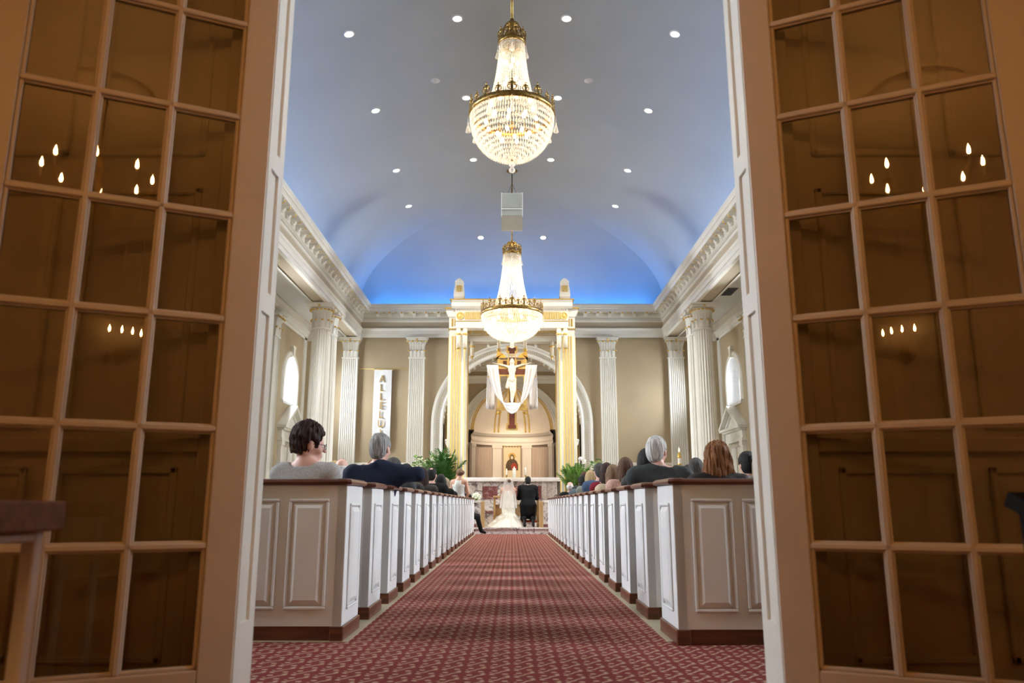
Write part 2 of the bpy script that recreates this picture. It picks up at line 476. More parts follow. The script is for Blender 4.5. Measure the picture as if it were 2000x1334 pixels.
wn = 0
for s in (-1, 1):
    for wy in WIN_Y:
        wn += 1
        e = sempty('window_%d' % wn, (s*X_WALL, wy, 0))
        f = lambda d: s*d
        # splayed white reveal lining, moulded surround, keystone, sill
        seg = 20
        def arc(r, d, zb=W_BOT):
            return [(f(d), -r, zb)]+[(f(d), -r*cos(pi*k/seg), W_SPR+r*sin(pi*k/seg)) for k in range(seg+1)]+[(f(d), r, zb)]
        MB().rows([arc(W_HALF-.005, -.005), arc(W_HALF-.14, WDEP-.06)], smooth=False).build('reveal', M['windowf'], e)
        MB().rows([arc(W_HALF-.01, -.005), arc(W_HALF-.01, -.05), arc(W_HALF+.05, -.07), arc(W_HALF+.12, -.05), arc(W_HALF+.16, -.05), arc(W_HALF+.18, 0)], smooth=False).build('surround', M['cream'], e)
        kz = W_SPR+W_HALF
        MB().prism([(-.07,kz-.03),(.07,kz-.03),(.10,kz+.26),(.15,kz+.30),(.15,kz+.36),(-.15,kz+.36),(-.15,kz+.30),(-.10,kz+.26)], 'x', 0, f(-.11)).build('keystone', M['cream'], e)
        MB().prism([(0,W_BOT+.02),(WDEP-.03,W_BOT+.16),(WDEP-.03,W_BOT-.1),(-.05,W_BOT-.1),(-.05,W_BOT-.02)], 'y', -W_HALF+.0, W_HALF-.0).xf(Matrix.Diagonal((s,1,1,1))).build('sill', M['windowf'], e)
        # sash: arched frame, muntins and panes
        R = W_HALF-.14; d0, d1 = WDEP-.09, WDEP-.04
        MB().rows([arc(R, d0, W_BOT+.12), arc(R-.06, d0, W_BOT+.12), arc(R-.06, d1, W_BOT+.12), arc(R, d1, W_BOT+.12)], smooth=False, close=False).build('sash_frame', M['windowf'], e)
        MB().box(f(d0), f(d1), -R, R, W_BOT+.06, W_BOT+.17).build('bottom_rail', M['windowf'], e)
        for k in range(1, 4):
            yy = -R+2*R*k/4
            MB().box(f(d0), f(d1), yy-.011, yy+.011, W_BOT+.15, W_SPR+sqrt(max(0, R*R-yy*yy))-.03).build('muntin', M['windowf'], e)
        zz = [W_BOT+.17+.36*k for k in range(0, 5)]
        for z in zz[1:4]:
            hw = R if z < W_SPR else sqrt(max(.01, R*R-(z-W_SPR)**2))
            MB().box(f(d0), f(d1), -hw+.03, hw-.03, z-.011, z+.011).build('muntin', M['windowf'], e)
        dm = (d0+d1)/2
        for k in range(4):
            ya, yb = -R+2*R*k/4, -R+2*R*(k+1)/4
            zprev = W_BOT+.15
            for z in zz[1:4]+[None]:
                if z is None:
                    ta = W_SPR+sqrt(max(0, (R-.02)**2-ya*ya)) if abs(ya) < R-.02 else W_SPR
                    tb = W_SPR+sqrt(max(0, (R-.02)**2-yb*yb)) if abs(yb) < R-.02 else W_SPR
                    ta, tb = max(ta, zprev+.01), max(tb, zprev+.01)
                else: ta = tb = z
                MB().add([(f(dm),ya,zprev),(f(dm),yb,zprev),(f(dm),yb,tb),(f(dm),ya,ta)], [(0,1,2,3)]).build('pane', M['winglass'], e, recalc=False)
                zprev = z if z else zprev

# ---- aisle ceilings
for s, n in ((-1, 'ceiling_aisle_left'), (1, 'ceiling_aisle_right')):
    struct(MB().box(s*(XF+.3), s*(X_WALL+.5), Y_DOOR0, Y_BACK, Z_AISLE, Z_AISLE+.1), n, M['ceil'])

# ---- vaulted nave ceiling with coved far end
def vault_profile(n=28):
    out = []
    for k in range(n+1):
        a = (pi/2)*k/n
        c, q = cos(a)**(2/VE), sin(a)**(2/VE)
        out.append((VA*c, Z_SPR+VB*q))
    return out
def vault_z(x, y):
    d = max(abs(x), VA-(Y_END-y) if y > Y_END-VA else 0)
    d = min(d, VA-1e-6)
    return Z_SPR+VB*(1-(d/VA)**VE)**(1/VE)
vp = vault_profile()
mbv = MB()
NY = 16
for s in (-1, 1):
    R = []
    for w_, z in vp:
        ye = Y_END-(VA-w_)
        R.append([(s*w_, Y_DOOR0+(ye-Y_DOOR0)*k/NY, z) for k in range(NY+1)])
    mbv.rows(R, smooth=True)
R = []
for w_, z in vp:
    ye = Y_END-(VA-w_)
    R.append([(-w_+2*w_*k/24, ye, z) for k in range(25)])
mbv.rows(R, smooth=True)
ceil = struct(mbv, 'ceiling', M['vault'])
# upright behind the cove light trough
struct(MB().box(-VA-.06, -VA, Y_DOOR1, Y_END+.06, 7.15, 7.80).box(VA, VA+.06, Y_DOOR1, Y_END+.06, 7.15, 7.80).box(-VA, VA, Y_END, Y_END+.06, 7.15, 7.80), 'trim_cove_upright', M['vault'])

# ---- entablature (architrave, frieze, cornice) around the nave
ENT = [(-.53,6.62),(-.47,6.62),(-.47,6.655),(-.11,6.655),(-.11,6.62),(.0,6.62),(.0,6.74),(.025,6.74),(.025,6.87),(.06,6.90),(.08,6.95),(.0,6.95)]
FRZ = [(.0,6.95),(.0,7.18)]
CORN = [(.0,7.18),(.035,7.19),(.05,7.23),(.05,7.33),(.09,7.35),(.09,7.50),(.34,7.50),(.34,7.60),(.36,7.62),(.40,7.69),(.41,7.70),(.41,7.77),(.38,7.77),(.38,7.62),(-.10,7.62)]
SOF = [(-.47,6.655),(-.11,6.655)]
YB = 26.86                           # frieze face on the far wall
mod_me = None
def modillion_mesh():
    # scrolled bracket, projecting along +X from 0 to .235, top at z=0
    pr = [(0,0),(.235,0),(.235,-.035),(.215,-.06),(.18,-.062),(.15,-.05),(.12,-.06),(.10,-.10),(.07,-.135),(.035,-.145),(0,-.135)]
    mb = MB().prism(pr, 'y', -.055, .055)
    mb.lathe([(.001,-.06),(.038,-.06),(.038,.06),(.001,.06)], 10)
    n = len(mb.v)-40
    Mx = Matrix.Translation((.045,0,-.10)) @ Matrix.Rotation(pi/2, 4, 'X')
    for i in range(n, len(mb.v)): mb.v[i] = tuple(Mx @ Vector(mb.v[i]))
    return mb.mesh('modillion', M['cream'])
def rosette_mesh():
    mb = MB()
    for k in range(6):
        a = k*pi/3
        mb.ball((.022*cos(a), .022*sin(a), 0), .016, 6, 4, sz=.6)
    mb.ball((0,0,-.006), .014, 6, 4)
    return mb.mesh('rosette', M['gold'])
mod_me = modillion_mesh(); fixn(mod_me); ros_me = rosette_mesh()
def modillion(parent, loc, rz):
    o = link('modillion', mod_me, parent, None, None, loc, (0,0,rz))
    r = link('rosette', ros_me, o, None, None, (.237, 0, -.045), (0, pi/2, 0))
    r2 = link('rosette', ros_me, o, None, None, (.12, .21, -.004), (0, 0, 0)); 
    return o
PIT = .437
for s, nm in ((-1, 'trim_left_entablature'), (1, 'trim_right_entablature')):
    e = sempty(nm)
    y0, y1 = Y_DOOR1, YB
    MB().strip([(s*(XF-p), z) for p, z in ENT], 'y', y0, Y_BACK).build('architrave', M['cream'], e)
    MB().strip([(s*(XF-p), z-.004) for p, z in SOF], 'y', y0, Y_BACK).build('soffit_panel', M['friezetan'], e)
    MB().strip([(s*(XF-p), z) for p, z in FRZ], 'y', y0, y1).build('frieze', M['friezetan'], e)
    # mitred cornice
    mb = MB(); n = len(CORN)
    vs = [(s*(XF-p), y0, z) for p, z in CORN]+[(s*(XF-p), YB-p, z) for p, z in CORN]
    mb.add(vs, [(i, i+1, n+i+1, n+i) for i in range(n-1)]).build('cornice', M['cream'], e)
    MB().box(s*(XF+.53), s*(XF+.47), y0, Y_BACK, 6.63, 7.1).build('outer_face', M['cream'], e)
    dt = MB()
    k = 0
    while y0+.06*k < YB-.1:
        y = y0+.06*k; k += 1
        dt.box(s*(XF-.05), s*(XF-.085), y, y+.035, 7.245, 7.315)
    dt.build('dentil_row', M['cream'], e, kind='stuff')
    k = 0
    while True:
        y = YB-.41-.18-PIT*k; k += 1
        if y < y0+.2: break
        modillion(e, (s*(XF-.09), y, 7.50), pi if s > 0 else 0)
e = sempty('trim_far_entablature')
XB = XF
MB().strip([(YB-p, z) for p, z in ENT[5:]], 'x', -XB, XB).build('architrave', M['cream'], e)
MB().strip([(YB-p, z) for p, z in FRZ], 'x', -XB, XB).build('frieze', M['friezetan'], e)
mb = MB(); n = len(CORN)
mb.add([(-(XB-p), YB-p, z) for p, z in CORN]+[((XB-p), YB-p, z) for p, z in CORN], [(i, i+1, n+i+1, n+i) for i in range(n-1)]).build('cornice', M['cream'], e)
dt = MB(); x = -XB+.1
while x < XB-.1:
    dt.box(x, x+.06, YB-.05, YB-.085, 7.285, 7.315); dt.box(x+.06, x+.12, YB-.05, YB-.085, 7.245, 7.28); x += .12
dt.build('dentil_row', M['cream'], e, kind='stuff')
for k in range(-11, 12):
    modillion(e, (k*PIT, YB-.09, 7.50), -pi/2)

# ---- far wall with the chancel arch
A_R, A_SPR = 2.42, 3.57
fw = struct(wall2d(MB(), [(0, A_R, 0, A_SPR, True)], -X_WALL-.5, X_WALL+.5, 0, 7.3, lambda u, z, d: (u, Y_BACK+d, z), .5, 32), 'wall_far', M['tan'])
for s in (-1, 1):
    MB().box(s*(A_R+.45), s*X_WALL, Y_BACK-.03, Y_BACK, 0, 2.12).build('wainscot', M['cream'], fw)
    MB().cbox(s*(A_R+.42), s*X_WALL, Y_BACK-.07, Y_BACK, 2.12, 2.20).build('chair_rail', M['cream'], fw)
    cm = [(0,6.52),(.05,6.52),(.05,6.62),(.09,6.64),(.09,6.70),(.20,6.80),(.20,6.86),(.30,6.95),(.30,7.02),(0,7.02)]
    MB().prism([(Y_BACK-p, z) for p, z in cm], 'x', s*(XF+.53), s*X_WALL).build('crown_moulding', M['cream'], fw)
# arch moulding: stepped casing with a carved band
def arch_sweep(prof, spr, zb, ybase, seg=40, sgn=-1):
    R = []
    for r, p in prof:
        R.append([(-r, ybase+sgn*p, zb)]+[(-r*cos(pi*k/seg), ybase+sgn*p, spr+r*sin(pi*k/seg)) for k in range(seg+1)]+[(r, ybase+sgn*p, zb)])
    return MB().rows(R, smooth=False)
am = sempty('trim_chancel_arch')
arch_sweep([(A_R-.0,-.5),(A_R-.0,.06),(A_R+.05,.08),(A_R+.09,.05),(A_R+.14,.05),(A_R+.145,.035),(A_R+.25,.035),(A_R+.255,.06),(A_R+.33,.06),(A_R+.38,.10),(A_R+.42,.10),(A_R+.43,0)], A_SPR, .55, Y_BACK).build('casing', M['cream'], am)
bd = MB(); seg = 100; rr = A_R+.20
for k in range(seg+1):
    a = pi*k/seg; c = (-rr*cos(a), A_SPR+rr*sin(a))
    n0 = len(bd.v); bd.box(-.028, .028, -.03, 0, -.03, .03)
    bd.xf(Matrix.Translation((c[0], Y_BACK-.035, c[1])) @ Matrix.Rotation(a-pi/2, 4, 'Y'), n0)
z = A_SPR-.08
while z > .7:
    for s in (-1, 1): bd.box(s*rr-.03, s*rr+.03, Y_BACK-.065, Y_BACK-.035, z-.028, z+.028)
    z -= .078
bd.build('carved_band', M['creamd'], am, kind='stuff')

# ---- chancel behind the arch
CH_X, CH_Y, CH_Z = 2.9, 29.5, 6.25
C_R, C_SPR = 1.68, 3.50
cw = struct(MB().add([(-CH_X,27.4,0),(-CH_X,CH_Y,0),(-CH_X,CH_Y,CH_Z),(-CH_X,27.4,CH_Z)], [(0,1,2,3)]), 'wall_chancel_left', M['tan'])
struct(MB().add([(CH_X,27.4,0),(CH_X,CH_Y,0),(CH_X,CH_Y,CH_Z),(CH_X,27.4,CH_Z)], [(0,1,2,3)]), 'wall_chancel_right', M['tan'])
struct(MB().box(-CH_X-.1, CH_X+.1, 27.3, CH_Y+.1, CH_Z, CH_Z+.1), 'ceiling_chancel', M['ceil'])
cb = struct(wall2d(MB(), [(0, C_R, 0, C_SPR, True)], -CH_X-.2, CH_X+.2, 0, CH_Z, lambda u, z, d: (u, CH_Y+d, z), .12, 32), 'wall_chancel_far', M['tan'])
yb = CH_Y
MB().strip([(yb-p, z) for p, z in [(.0,5.36),(.05,5.36),(.05,5.50),(.08,5.52),(.08,5.62),(.12,5.66),(0,5.66)]], 'x', -CH_X, CH_X).build('white_band', M['cream'], cb)
MB().strip([(yb-p, z) for p, z in [(.0,5.84),(.05,5.86),(.05,5.95),(.09,5.97),(.09,6.04),(.28,6.04),(.28,6.11),(.34,6.18),(.34,6.25)]], 'x', -CH_X, CH_X).build('cornice', M['cream'], cb)
dt = MB(); x = -CH_X+.05
while x < CH_X:
    dt.box(x, x+.05, yb-.05, yb-.085, 5.87, 5.94); x += .10
dt.build('dentil_row', M['cream'], cb, kind='stuff')
for k in range(-6, 7):
    o = modillion(cb, (k*.42, yb-.09, 6.04), -pi/2); o.scale = (.75,.8,.6)
arch_sweep([(C_R,-.12),(C_R,.04),(C_R+.06,.06),(C_R+.08,.04),(C_R+.2,.04),(C_R+.22,.08),(C_R+.28,.08),(C_R+.30,0)], C_SPR, .6, CH_Y).build('arch_casing', M['cream'], cb)

# ---- apse: half round niche with half dome, entablature, pilasters, ribs
M['apse'] = pm('apse_cream_paint', (.80,.74,.66), (.77,.70,.62), 2, .6)
AP_Y = CH_Y+.12
seg = 40
ap = sempty('wall_apse', (0, AP_Y, 0))
def hc(r, z): return [(-r*cos(pi*k/seg), r*sin(pi*k/seg), z) for k in range(seg+1)]
MB().rows([hc(C_R,.4), hc(C_R,3.64)]).build('niche_wall', M['curtain'], ap)
MB().rows([hc(C_R-.10,3.10), hc(C_R-.10,3.20), hc(C_R-.12,3.22), hc(C_R-.12,3.30), hc(C_R-.10,3.31), hc(C_R-.10,3.42), hc(C_R-.16,3.46), hc(C_R-.22,3.55), hc(C_R-.22,3.60), hc(C_R,3.60)], smooth=False).build('apse_entablature', M['apse'], ap)
MB().add(hc(C_R-.10,3.10)+hc(C_R,3.10), [(i,i+1,seg+2+i,seg+1+i) for i in range(seg)]).build('entablature_soffit', M['apse'], ap)
dome = [[( -C_R*cos(b)*cos(pi*k/seg), C_R*cos(b)*sin(pi*k/seg), 3.58+C_R*sin(b)) for k in range(seg+1)] for b in [pi/2*j/16 for j in range(17)]]
MB().rows(dome).build('half_dome', M['apse'], ap)
for ang in (-70, -22, 22, 70):
    a = radians(ang)
    dirx, diry = sin(a), cos(a)
    mb = MB(); tx, ty = cos(a), -sin(a)
    for (hw, r0, z0, z1) in ((.19, C_R-.09, .6, 2.98), (.22, C_R-.11, 2.98, 3.10), (.21, C_R-.10, .6, .8)):
        c = []
        for z in (z0, z1):
            for (u, r) in ((-hw, C_R+.02), (-hw, r0), (hw, r0), (hw, C_R+.02)):
                c.append((dirx*r+tx*u, diry*r+ty*u, z))
        mb.add(c, [(0,1,5,4),(1,2,6,5),(2,3,7,6),(3,2,1,0),(4,5,6,7)])
    mb.build('apse_pilaster', M['apse'], ap)
    for off in (-.085, .085):
        path = []
        for j in range(14):
            b = pi/2*j/14*.98
            r = C_R-.015
            aa = a+off/max(.25, C_R*cos(b)) if cos(b) > .3 else a+off*.6
            path.append((r*cos(b)*sin(aa), r*cos(b)*cos(aa), 3.60+r*sin(b)))
        MB().tube(path, .035, 6).build('dome_rib', M['goldp'], ap)
# gathered curtains between the pilasters
for a0, a1 in ((-62,-29), (29,62), (-86,-77), (77,86), (-15,15)):
    pts = []
    n = int(abs(a1-a0)*3)
    for k in range(n+1):
        a = radians(a0+(a1-a0)*k/n); r = C_R-.05+.022*sin(k*1.35)+.01*sin(k*.47)
        pts.append((r*sin(a), r*cos(a)))
    c = MB().rows([[(x, y, .6) for x, y in pts], [(x, y, 3.0) for x, y in pts]])
    o = c.build('apse_curtain', M['curtain'], None); o.location = (0, AP_Y, 0)
    which = {(-62,-29): 'taupe pleated curtain in the apse bay nearer the banner wall', (29,62): 'taupe pleated curtain in the apse bay nearer the tall candle',
             (-86,-77): 'narrow edge curtain at the banner end of the apse', (77,86): 'narrow edge curtain at the candle end of the apse',
             (-15,15): 'taupe curtain behind the hanging picture cloth in the apse'}[(a0,a1)]
    tag(o, which, 'curtain')

# ---- sanctuary floor and steps
sf = sempty('floor_sanctuary')
MB().box(-X_WALL, X_WALL, 21.4, 23.2, -.1, .163).build('lower_step', M['marble'], sf)
MB().cbox(-X_WALL, X_WALL, 21.37, 21.45, .125, .166, .008).build('step_nosing', M['marble'], sf)
MB().box(-X_WALL, X_WALL, 23.2, 32, -.1, .53).build('altar_platform', M['marble'], sf)
MB().cbox(-X_WALL, X_WALL, 23.16, 23.9, .53, .60, .01).build('red_step_edge', M['redmarble'], sf)
MB().box(-X_WALL, X_WALL, 23.9, 32, .53, .598).build('platform_top', M['marble'], sf)

# ---- wall between foyer and nave, jambs
XL, XR, DH = -.917, .891, 3.14
wd = sempty('wall_doorway')
for y, m in ((Y_DOOR0, M['foyer']), (Y_DOOR1, M['tan'])):
    wall2d(MB(), [((XL+XR)/2, (XR-XL)/2, 0, DH, False)], -X_WALL-.4, X_WALL+.4, 0, 10.4, lambda u, z, d: (u, y, z), 0, reveal=False).build('wall_face', m, wd)
JP = [(.40,1.49),(1.57,2.05),(2.13,3.02)]
for s, x in ((-1, XL), (1, XR)):
    # jamb lining with recessed panels: stiles, rails and sunk panels
    y0, y1 = Y_DOOR0-.005, Y_DOOR1+.005
    t = .012*s
    j = MB()
    j.box(x, x+t, y0, y0+.035, 0, DH); j.box(x, x+t, y1-.035, y1, 0, DH)
    zc = 0
    for a, b in JP:
        j.box(x, x+t, y0+.035, y1-.035, zc, a); zc = b
    j.box(x, x+t, y0+.035, y1-.035, zc, DH)
    jo = j.build('jamb_lining', M['jamb'], wd)
    for a, b in JP:
        MB().box(x+t*.9, x+t*1.4, y0+.035, y1-.035, a, b).build('jamb_panel', M['jamb'], wd)
    # casing on the nave side and on the foyer side
    MB().cbox(x, x+.13*s, Y_DOOR1, Y_DOOR1+.03, 0, DH+.13).build('casing', M['jamb'], wd)
    MB().cbox(x+.03*s, x+.17*s, Y_DOOR0, Y_DOOR0-.03, 0, DH+.15).build('casing', M['foyer'], wd)
MB().box(XL, XR, Y_DOOR0-.005, Y_DOOR1+.005, DH, DH+.012).build('head_lining', M['jamb'], wd)
MB().cbox(XL-.17, XR+.17, Y_DOOR0, Y_DOOR0-.035, DH+.02, DH+.19).build('head_casing', M['foyer'], wd)
# panelled wainscot on the foyer side of that wall
for s, x in ((-1, XL), (1, XR)):
    for k in range(4):
        xa = x+s*(.24+.52*k); xb = xa+s*.42
        for z0, z1 in ((.28,.92),(1.05,1.95),(2.08,3.0)):
            fr = MB()
            for (a, b, c, d) in ((xa, xb, z0, z0+.025), (xa, xb, z1-.025, z1), (xa, xa+s*.025, z0, z1), (xb-s*.025, xb, z0, z1)):
                fr.cbox(a, b, Y_DOOR0-.018, Y_DOOR0, c, d, .005)
            fr.build('panel_moulding', M['foyer'], wd)
    MB().cbox(x+s*.17, s*FOY_X, Y_DOOR0-.025, Y_DOOR0, 0, .2).build('baseboard', M['foyer'], wd)
    MB().cbox(x+s*.17, s*FOY_X, Y_DOOR0-.035, Y_DOOR0, .97, 1.02).build('chair_rail', M['foyer'], wd)

# ---- foyer shell
for s, n in ((-1,'wall_foyer_left'),(1,'wall_foyer_right')):
    struct(MB().box(s*FOY_X, s*(FOY_X+.1), FOY_Y, Y_DOOR0, 0, FOY_Z), n, M['foyer'])
fb = struct(MB().box(-FOY_X-.1, FOY_X+.1, FOY_Y-.1, FOY_Y, 0, FOY_Z), 'wall_foyer_back', M['foyer'])
for k in range(-3, 4):
    for z0, z1 in ((.25,.95),(1.15,2.2),(2.9,4.1)):
        fr = MB(); xa, xb = k*.9-.36, k*.9+.36
        for (a, b, c, d) in ((xa, xb, z0, z0+.03), (xa, xb, z1-.03, z1), (xa, xa+.03, z0, z1), (xb-.03, xb, z0, z1)):
            fr.cbox(a, b, FOY_Y, FOY_Y+.02, c, d, .005)
        fr.build('panel_moulding', M['foyer'], fb)
struct(MB().box(-FOY_X-.1, FOY_X+.1, FOY_Y-.1, Y_DOOR0, FOY_Z, FOY_Z+.1), 'ceiling_foyer', M['foyer'])

# ---- the pair of glazed doors, swung open into the foyer
PW, PH, ST, BR = .234, .385, .109, .274
NC, NR = 3, 7
LW = 2*ST+NC*PW; LH = BR+NR*PH+.12; TH = .042
SASH = {}
def door_leaf(name, hx, ang, mirror):
    e = sempty(name, (hx, Y_DOOR0-.02, 0)); e.rotation_euler = (0,0,ang)
    g = 1 if not mirror else -1
    def bx(mb, a, b, z0, z1, y0=-TH/2, y1=TH/2, c=.004): return mb.cbox(g*a, g*b, y0, y1, z0, z1, c)
    bx(MB(), 0, ST, .015, LH).build('hinge_stile', M['door'], e)
    bx(MB(), LW-ST, LW, .015, LH).build('lock_stile', M['door'], e)
    bx(MB(), ST, LW-ST, .015, BR).build('bottom_rail', M['door'], e)
    bx(MB(), ST, LW-ST, BR+NR*PH, LH).build('top_rail', M['door'], e)
    for c in range(1, NC):
        x = ST+c*PW; mb = MB()
        bx(mb, x-.010, x+.010, BR, BR+NR*PH); bx(mb, x-.017, x+.017, BR, BR+NR*PH, -TH/2+.010, TH/2-.010)
        mb.build('upright_muntin', M['door'], e)
    for r in range(1, NR):
        z = BR+r*PH; mb = MB()
        bx(mb, ST, LW-ST, z-.010, z+.010); bx(mb, ST, LW-ST, z-.017, z+.017, -TH/2+.010, TH/2-.010)
        mb.build('cross_muntin', M['door'], e)
    # glazing bead round the opening
    mb = MB()
    for (a, b, z0, z1) in ((ST, ST+.014, BR, BR+NR*PH), (LW-ST-.014, LW-ST, BR, BR+NR*PH), (ST, LW-ST, BR, BR+.014), (ST, LW-ST, BR+NR*PH-.014, BR+NR*PH)):
        bx(mb, a, b, z0, z1, -TH/2+.008, TH/2-.008)
    mb.build('glazing_bead', M['door'], e)
    pane_me = MB().box(0, g*PW, -.0025, .0025, 0, PH).mesh('pane', M['glass']); fixn(pane_me)
    for c in range(NC):
        for r in range(NR):
            link('pane', pane_me, e, None, None, (g*(ST+c*PW), 0, BR+r*PH))
    for z in (.35, 1.55, 2.75):
        MB().tube([(g*.006, -TH/2-.004, z-.05), (g*.006, -TH/2-.004, z+.05)], .005, 8).build('hinge', M['door'], e)
    mb = MB(); x = g*(LW-ST/2)
    mb.cbox(x-.02, x+.02, -TH/2-.006, -TH/2, .95, 1.15, .003)
    mb.build('lock_plate', M['brass'], e)
    return e
LEAF_A = math.atan2(-.412, -.911)       # left leaf runs outwards and towards the foyer
door_leaf('door_1', XL, LEAF_A, False)
door_leaf('door_2', XR, -LEAF_A, True)
# ================================================================== columns, pilasters, fixed furniture of the sanctuary
def fluted_ring(r, nf, depth, sub=4, phase=0):
    out = []
    for i in range(nf):
        for j in range(sub):
            t = j/sub; a = 2*pi*(i+t)/nf+phase
            d = depth*max(0, sin(pi*(t-.12)/.76)) if .12 < t < .88 else 0
            out.append((a, r-d))
    return out
def column_meshes():
    rb, rt, zb, zt = .30, .262, .35, 5.86
    rows = []
    for k in range(9):
        t = k/8; z = zb+(zt-zb)*t; r = rb-(rb-rt)*(t**1.6)
        rows.append([(rr*cos(a), rr*sin(a), z) for a, rr in fluted_ring(r, 22, .024)])
    sh = MB().rows(rows, smooth=False, close=True)
    base = MB().box(-.40,.40,-.40,.40,0,.14).lathe([(.39,.14),(.41,.17),(.39,.21),(.34,.23),(.33,.26),(.35,.29),(.34,.32),(.31,.35)], 28)
    neck = MB().lathe([(.262,5.83),(.285,5.85),(.290,5.875),(.282,5.90),(.262,5.90)], 28)
    bell = MB().lathe([(.25,5.88),(.255,6.0),(.26,6.2),(.275,6.33),(.31,6.42),(.345,6.46),(.345,6.48)], 28)
    return sh, base, neck, bell
def leaf_mesh(w, h, curl, mat, name):
    mb = MB(); R = []
    for k in range(7):
        t = k/6; z = h*t; y = -.006-curl*max(0, t-.55)**2*4
        ww = w*(.95 if t < .6 else .95-.5*(t-.6))
        R.append([(-ww/2, y+.010, z), (-ww/4, y-.006, z), (0, y+.002, z), (ww/4, y-.006, z), (ww/2, y+.010, z)])
    mb.rows(R, smooth=True)
    me = mb.mesh(name, mat); return me
leaf_lo = leaf_mesh(.125, .22, .05, M['cream'], 'lower_leaf')
leaf_hi = leaf_mesh(.075, .34, .06, M['cream'], 'upper_leaf')
tip_me = MB().ball((0,0,0), .038, 8, 5, sx=1.25, sz=.75).mesh('gilt_tip', M['gold'])
def round_capital(e):
    sh, base, neck, bell = COLM
    cp = link('capital', ME_bell, e)
    link('necking', ME_neck, e)
    for k in range(10):
        a = 2*pi*k/10
        link('lower_leaf', leaf_lo, cp, None, None, (.268*cos(a), .268*sin(a), 5.90), (0,0,a+pi/2))
        link('gilt_tip', tip_me, cp, None, None, (.305*cos(a), .305*sin(a), 6.125), (0,0,a+pi/2))
    for k in range(18):
        a = 2*pi*k/18
        link('upper_leaf', leaf_hi, cp, None, None, (.268*cos(a), .268*sin(a), 6.10), (0,0,a+pi/2))
        link('gilt_tip', tip_me, cp, None, None, (.335*cos(a), .335*sin(a), 6.435), (0,0,a+pi/2))
    ab = MB().cbox(-.37,.37,-.37,.37,6.49,6.57,.006).cbox(-.42,.42,-.42,.42,6.57,6.62,.01)
    ab.build('abacus', M['cream'], e)
    for a in range(4):
        link('rosette', ros_me, e, None, None, (.375*cos(a*pi/2), .375*sin(a*pi/2), 6.53), (pi/2, 0, a*pi/2+pi/2))
COLM = column_meshes()
ME_sh, ME_base, ME_neck, ME_bell = [b.mesh(n, M['cream']) for b, n in zip(COLM, ('shaft','base','necking','bell'))]
for me in (ME_sh, ME_base, ME_neck, ME_bell): fixn(me)
COL_Y = (14.6, 15.5, 22.3, 23.2)
for s in (-1, 1):
    for i, cy in enumerate(COL_Y):
        side = 'banner' if s < 0 else 'tall candle'
        e = thing('fluted_column', 'round white fluted column with gilt capital, %s of %s pair on the %s side' %
                  ('first' if i % 2 == 0 else 'second', 'the nave' if i < 2 else 'the sanctuary', side), 'column', (s*X_COL, cy, .0), 'paired columns under the side entablatures')
        link('base', ME_base, e); link('shaft', ME_sh, e)
        round_capital(e)

def pilaster(e, w, z0, z1, depth, nf=7):
    """local: face towards -Y at y=-depth, centred on x=0"""
    wt = w*.93
    def prof(ww):
        pts = [(-ww/2, 0), (-ww/2, -depth)]
        m = ww*.07; fw_ = (ww-2*m)/nf
        for k in range(nf):
            a = -ww/2+m+k*fw_
            pts += [(a+fw_*.12, -depth), (a+fw_*.3, -depth+.02), (a+fw_*.7, -depth+.02), (a+fw_*.88, -depth)]
        return pts+[(ww/2, -depth), (ww/2, 0)]
    R = [[(x, y, z0+.34) for x, y in prof(w)], [(x, y, z1) for x, y in prof(wt)]]
    MB().rows(R, smooth=False).build('shaft', M['cream'], e)
    MB().cbox(-w*.62, w*.62, -depth-.06, 0, z0, z0+.16).cbox(-w*.57, w*.57, -depth-.04, 0, z0+.16, z0+.28, .02).cbox(-w*.53, w*.53, -depth-.02, 0, z0+.28, z0+.34).build('base', M['cream'], e)
    MB().cbox(-wt*.56, wt*.56, -depth-.025, 0, z1-.02, z1+.035, .01).build('necking', M['cream'], e)
    H = 6.62-z1
    R = []
    for t, k in ((0,.47),(.35,.48),(.6,.5),(.75,.56),(.82,.62)):
        hw = wt*k; R.append([(-hw, 0, z1+H*t), (-hw, -depth-(k-.46)*.5, z1+H*t), (hw, -depth-(k-.46)*.5, z1+H*t), (hw, 0, z1+H*t)])
    cp = MB().rows(R, smooth=False).build('capital', M['cream'], e)
    for k in range(4):
        x = -wt*.36+wt*.24*k
        link('lower_leaf', leaf_lo, cp, None, None, (x, -depth-.012, z1+.03))
    for x in (-wt*.52, 0, wt*.52):
        link('gilt_tip', tip_me, cp, None, None, (x, -depth-.05, z1+.26))
    for k in range(6):
        x = -wt*.42+wt*.168*k
        link('upper_leaf', leaf_hi, cp, None, None, (x, -depth-.012, z1+.22))
    for k in range(5):
        x = -wt*.6+wt*.3*k
        link('gilt_tip', tip_me, cp, None, None, (x, -depth-.10, z1+H*.80))
    MB().cbox(-wt*.66, wt*.66, -depth-.13, 0, z1+H*.83, z1+H*.93, .006).cbox(-wt*.73, wt*.73, -depth-.17, 0, z1+H*.93, z1+H, .01).build('abacus', M['cream'], e)
    link('rosette', ros_me, e, None, None, (0, -depth-.135, z1+H*.88), (pi/2,0,0))
for i, x in enumerate((-5.76, -3.385, 3.41, 5.84)):
    e = sempty('trim_far_pilaster_%d' % (i+1), (x, Y_BACK, 0))
    pilaster(e, .58, .6, 5.88, .14)
for i, (s, py) in enumerate(((-1,15.0),(-1,23.3),(1,15.0),(1,23.3))):
    e = sempty('trim_aisle_pilaster_%d' % (i+1), (s*X_WALL, py, 0)); e.rotation_euler = (0,0,(pi/2 if s < 0 else -pi/2))
    pilaster(e, .58, 0, 5.88, .12)

